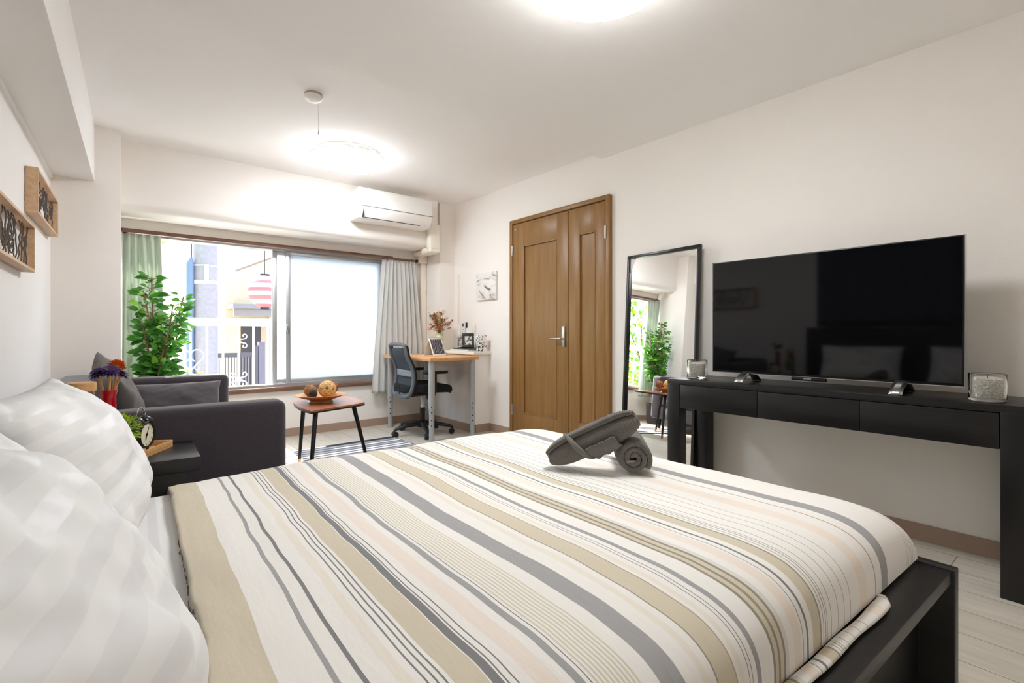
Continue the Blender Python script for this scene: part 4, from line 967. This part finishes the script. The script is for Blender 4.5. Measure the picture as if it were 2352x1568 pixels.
for k in range(9):
    a = rnd.choice((.9, 2.2, 1.6, 3.9)) + rnd.uniform(-.3, .3); p = V3((cos(a) * .09, sin(a) * .17, rnd.uniform(.18, .27)))
    tube(bm, [(0, 0, 0), p * .6, p], .001, 5)
    for q in range(26):
        t = rnd.uniform(.45, 1); leaf(bg, p * t, p.normalized() + V3((rnd.uniform(-.5, .5), rnd.uniform(-.5, .5), .4)), V3((0, 0, 1)), .028, .005, 0, .3)
obj('stems', bm, pbr('straw stem', S(150, 130, 80), .8), bq)
obj('blooms', bb_, None, bq, smooth=180, mats=[pbr('brown bloom', S(142, 104, 84), .9), pbr('tan bloom', S(222, 180, 140), .9), pbr('rose bloom', S(214, 160, 130), .9), pbr('ochre bloom', S(224, 184, 112), .9), pbr('orange bloom', S(232, 134, 66), .9)])
obj('grasses', bg, pbr('straw plume', S(222, 200, 138), .9), bq, smooth=180)

# ------------------------------------------------------------------ mirror leaning on the right wall
mi_ = thing('floor_mirror', 'tall black framed mirror leaning on the wall beside the door', 'mirror', (2.927, 2.018, 0), rot=(0, radians(2.9), radians(-5.7)))
H_, W_ = 1.582, .628
bm = BM(); f_ = .021; Dp = .026
for a in ((-W_ / 2, W_ / 2, 0, f_), (-W_ / 2, W_ / 2, H_ - f_, H_), (-W_ / 2, -W_ / 2 + f_, f_, H_ - f_), (W_ / 2 - f_, W_ / 2, f_, H_ - f_)): box(bm, 0, Dp, a[0], a[1], a[2], a[3], .0015)
obj('frame', bm, BLACKM, mi_, smooth=30)
obj('glass', box(BM(), .018, .022, -W_ / 2 + f_ * .9, W_ / 2 - f_ * .9, f_ * .9, H_ - f_ * .9), pbr('mirror silver', (.94, .95, .94, 1), .0, metal=1), mi_, smooth=0)
bm = BM(); box(bm, Dp, Dp + .008, -W_ / 2 + .01, -W_ / 2 + .03, H_ - .025, H_ - .008); box(bm, Dp, Dp + .008, W_ / 2 - .03, W_ / 2 - .01, H_ - .025, H_ - .008); obj('wall_bumper', bm, BLACK, mi_, smooth=0)

# ------------------------------------------------------------------ console, television, candles
cs = wthing('console_table', 'long black console table with three drawers below the television', 'console table', (2.81, .955, 0))
YA, YZ, X0, X1, ZT = .19, 1.70, 2.61, 3.008, .73
obj('console_top', box(BM(), X0, X1, YA, YZ, .70, ZT, .002), BLACKWY, cs, smooth=30)
for y0, y1 in ((YA, YA + .078), (YZ - .078, YZ)):
    for x0, x1 in ((X0, X0 + .078), (X1 - .078, X1)): obj('leg', box(BM(), x0, x1, y0, y1, 0, .701, .002), BLACKW, cs, smooth=30)
bm = BM(); box(bm, X1 - .02, X1, YA + .07, YZ - .07, .56, .70); box(bm, X0 + .07, X1 - .07, YA + .015, YA + .035, .56, .70); box(bm, X0 + .07, X1 - .07, YZ - .035, YZ - .015, .56, .70); box(bm, X0 + .02, X1 - .02, YA + .06, YZ - .06, .562, .57); obj('apron', bm, BLACKW, cs, smooth=0)
w_ = (YZ - YA - .156 - .012) / 3
for k in range(3):
    y = YA + .081 + k * (w_ + .003); obj('drawer', box(BM(), X0 + .001, X0 + .021, y, y + w_, .561, .697, .0015), BLACKWY, cs, smooth=30)
tv = wthing('television', 'large black flat television standing on the console table', 'television', (2.77, .94, ZT))
bm = BM(); box(bm, 2.753, 2.775, .389, 1.489, .778, 1.411, .002); box(bm, 2.77, 2.81, .55, 1.33, .80, 1.2, .01); obj('housing', bm, pbr('tv shell', S(14, 14, 15), .35), tv, smooth=30)
obj('screen', box(BM(), 2.7505, 2.7535, .396, 1.482, .79, 1.405), pbr('tv glass', S(7, 7, 9), .05, spec=.5), tv, smooth=0)
bm = BM(); box(bm, 2.7515, 2.776, .3865, .3895, .776, 1.413); box(bm, 2.7515, 2.776, 1.4885, 1.4915, .776, 1.413); box(bm, 2.7515, 2.776, .387, 1.491, .7755, .7785); obj('bezel', bm, STEEL, tv, smooth=0)
bm = BM(); box(bm, 2.7495, 2.775, .90, 1.06, .758, .778, .004); ct = obj('control_tab', bm, BLACKM, tv, smooth=30)
bm = BM()
for k in range(5): box(bm, 2.7490, 2.7497, .965 + k * .0075, .970 + k * .0075, .766, .771)
obj('maker_mark', bm, pbr('mark grey', S(170, 170, 170), .5), ct, smooth=0)
for y in (.60, 1.29):
    bm = BM()
    def ft(i, j, y=y):
        t = i / 14; x = 2.655 + .22 * t; z = ZT + .0008 + .046 * sin(pi * t) ** .8
        return (x, y - .024 + .048 * j / 3, z)
    grid(bm, ft, 15, 4); o = obj('stand_foot', bm, STEEL, tv, smooth=180); md = o.modifiers.new('t', 'SOLIDIFY'); md.thickness = .005; md.offset = 1
    obj('neck', box(BM(), 2.752, 2.772, y - .022, y + .022, ZT + .046, .79, .002), BLACK, o, smooth=30)
def candle(x, y, label):
    t = thing('glass_candle', label, 'candle', (x, y, ZT + .0005), 0, 'glass candles on the console')
    obj('jar', lathe(BM(), [(0, 0), (.054, 0), (.0575, .004), (.0585, .108), (.0575, .11), (.0535, .108), (.0515, .014), (0, .011)], n=56), GLASS, t, smooth=50)
    m, nt, b = new_mat('glitter wax'); b.inputs['Roughness'].default_value = .55
    vo = N(nt, 'ShaderNodeTexVoronoi'); vo.inputs['Scale'].default_value = 240; nt.links.new(coords(nt), vo.inputs['Vector']); r = N(nt, 'ShaderNodeValToRGB'); r.color_ramp.elements[0].color = S(240, 238, 228); r.color_ramp.elements[1].color = S(176, 170, 156); r.color_ramp.elements[1].position = .5
    nt.links.new(vo.outputs['Color'], r.inputs[0]); nt.links.new(r.outputs[0], b.inputs['Base Color']); bump(nt, b, vo.outputs['Distance'], .8, .002)
    obj('wax', lathe(BM(), [(0, .016), (.046, .016), (.0465, .082), (.045, .086), (0, .086)], n=48), m, t)
    bm = BM(); rnd = random.Random(int(y * 100))
    for k in range(130):
        a = rnd.uniform(0, 2 * pi); z = .014 + .072 * rnd.random() ** 1.2; ball(bm, (.0488 * cos(a), .0488 * sin(a), z), rnd.uniform(.0008, .0019), 1)
    obj('glitter', bm, pbr('silver glitter', S(220, 220, 214), .2, metal=.8), t)
    obj('wick', tube(BM(), [(0, 0, .086), (.001, 0, .097)], .001, 6), BLACK, t)
candle(2.715, .315, 'glass candle right of the television at the photo edge'); candle(2.745, 1.585, 'glass candle left of the television by the mirror')

# ------------------------------------------------------------------ rolled towels on the duvet
def spiral_roll(Lh, r0, r1, turns, thick, seed, taper=0, nz=26, rib=0, endr=.006):
    """a rolled cloth along local x, centred, its spiral showing at both ends"""
    bm = BM(); n = int(turns * 26)
    def rad(t): return r0 + (r1 - r0) * t
    for side in (0, 1):
        def fn(i, j, side=side):
            t = i / n; xx = -Lh / 2 + Lh * j / (nz - 1); a = 2 * pi * turns * t
            e = 1 - abs(2 * j / (nz - 1) - 1) ** (6 if endr < .01 else 5)
            r = rad(t) - (thick if side else 0) - (1 - e) * endr
            r *= 1 + taper * (xx / Lh) + .05 * noise.noise(V3((cos(a) * 1.2, sin(a) * 1.2, xx * 9 + seed)))
            if rib and xx > .03: r += rib * sin(xx * 2 * pi / .010) * min(1, (xx - .03) / .02) * t
            return (xx + .006 * noise.noise(V3((t * 9, seed, j > nz / 2))) * (1 if j in (0, nz - 1) else 0), r * cos(a), r * sin(a))
        grid(bm, fn, n + 1, nz, flip=bool(side))
        if side == 0: V0 = len(bm.verts)
    bm.verts.ensure_lookup_table(); m = nz
    idx = lambda s, i, j: bm.verts[s * V0 + i * m + j]
    for i in range(n):
        for j in (0, m - 1): bm.faces.new((idx(0, i, j), idx(0, i + 1, j), idx(1, i + 1, j), idx(1, i, j)))
    for j in range(m - 1):
        for i in (0, n): bm.faces.new((idx(0, i, j), idx(0, i, j + 1), idx(1, i, j + 1), idx(1, i, j)))
    bmesh.ops.recalc_face_normals(bm, faces=bm.faces)
    return bm
t2 = thing('rolled_towel', 'grey rolled towel lying flat with its coiled end facing camera', 'towel', (1.415, 1.075, .596), math.atan2(.70, .72), 'rolled towels on the bed')
obj('roll', spiral_roll(.27, .020, .066, 2.6, .0155, 2., .04, 34), TOWEL, t2, smooth=180)
bm = BM(); box(bm, -.137, -.1355, -.006, .026, -.016, -.006, .0006); obj('care_tag', bm, pbr('tag cloth', S(140, 130, 124), .9), t2, smooth=30)
P0, P1 = V3((1.185, 1.205, .580)), V3((1.335, 1.005, .709)); ax = (P1 - P0)
t1 = thing('rolled_towel', 'grey rolled towel propped slanting on top of the other towel', 'towel', (P0 + P1) / 2, group='rolled towels on the bed', rot=ax.to_track_quat('X', 'Z').to_euler())
def lobe(x0, x1, R, seed, p0=3.2, p1=3.2, dy=0, nz=44, n=56, rib=0, squash=.94):
    """a soft closed bundle of cloth along local x"""
    bm = BM()
    def fn(i, j):
        t = -1 + 2 * i / (nz - 1); t = sin(t * pi / 2); a = 2 * pi * j / n; x = x0 + (x1 - x0) * (t + 1) / 2
        e = max(0, 1 - abs(t) ** (p0 if t < 0 else p1)) ** .5
        r = R * e * (1 + .07 * noise.noise(V3((x * 14, cos(a), sin(a) + seed))) + .025 * noise.noise(V3((x * 40, 2 * cos(a), 2 * sin(a) + seed))))
        if rib: r += rib * e * sin(x * 2 * pi / .0095)
        return (x, dy + r * cos(a), r * sin(a) * squash)
    grid(bm, fn, nz, n, wrap=True); bmesh.ops.remove_doubles(bm, verts=bm.verts, dist=.0004); bmesh.ops.recalc_face_normals(bm, faces=bm.faces); return bm
Lt = ax.length
obj('roll', spiral_roll(Lt + .045, .014, .0545, 2.35, .0135, 6., .03, 120, .0019, .022), TOWEL, t1, smooth=180)
TOWELR = pbr('towel hem', S(126, 121, 114), 1, nscale=420, nstr=.8, ndist=.004)
bm = BM()
def wrap(i, j):
    a = pi - 1.9 + 3.9 * i / 40; w_ = .020 * (1 - .5 * abs(i - 20) / 20); x = -.085 + .075 * i / 40 + w_ * (j / 8 - .5)
    r = (.0535 + .0055 * sin(pi * (.12 + .88 * j / 8)) ** .6) * (1 + .05 * noise.noise(V3((x * 16, a * 1.3, 4)))) * (1 + .10 * x / (Lt + .05)); return (x, r * cos(a), r * sin(a))
grid(bm, wrap, 41, 9); o = obj('fold_edge', bm, TOWELR, t1, smooth=180); o.modifiers.new('t', 'SOLIDIFY').thickness = .003
bm = BM()
def drape(i, j):                                        # loose outer corner hanging from the roll
    t = i / 18; a = pi + .2 + 1.5 * t; x = -.03 + .10 * j / 14 + .02 * t; r = .0555 + .010 * t * t + .003 * sin(9 * x / .05 + 3 * t)
    return (x, r * cos(a), r * sin(a))
grid(bm, drape, 19, 15); o = obj('loose_corner', bm, TOWEL, t1, smooth=180); o.modifiers.new('t', 'SOLIDIFY').thickness = .005

# ------------------------------------------------------------------ light from outside
w = bpy.data.worlds.new('World'); scn.world = w; w.use_nodes = True; nt = w.node_tree
bgn = nt.nodes['Background']; sky = N(nt, 'ShaderNodeTexSky'); sky.sky_type = 'NISHITA'; sky.sun_disc = False; sky.sun_elevation = radians(52); sky.sun_rotation = radians(8); sky.air_density = 1.0; sky.dust_density = 3.0
nt.links.new(sky.outputs[0], bgn.inputs[0]); bgn.inputs[1].default_value = .78
sl = bpy.data.lights.new('sun', 'SUN'); sl.energy = 10; sl.angle = radians(.6); sl.color = (1, .96, .9)
so = bpy.data.objects.new('sun', sl); COL.objects.link(so); so.rotation_euler = V3((-.05, -1, -1.18)).to_track_quat('-Z', 'Y').to_euler(); so.location = (2, 12, 12)

# ------------------------------------------------------------------ camera
cam = bpy.data.cameras.new('camera'); co = bpy.data.objects.new('camera', cam); COL.objects.link(co)
co.location = (0, 0, 1); co.rotation_euler = (radians(90), 0, -.6883)
cam.sensor_width = 36; cam.lens = 1133.24 / 2352 * 36; cam.shift_y = -(784 - 765.33) / 2352; cam.clip_start = .02; cam.clip_end = 200
scn.camera = co
vs_ = scn.view_settings; vs_.view_transform = 'Standard'; vs_.look = 'None'; vs_.gamma = 1; vs_.use_curve_mapping = False; vs_.exposure = 1.25
scn.cycles.use_denoising = True
scn.cycles.max_bounces = 14; scn.cycles.diffuse_bounces = 12; scn.cycles.transmission_bounces = 10; scn.cycles.glossy_bounces = 6
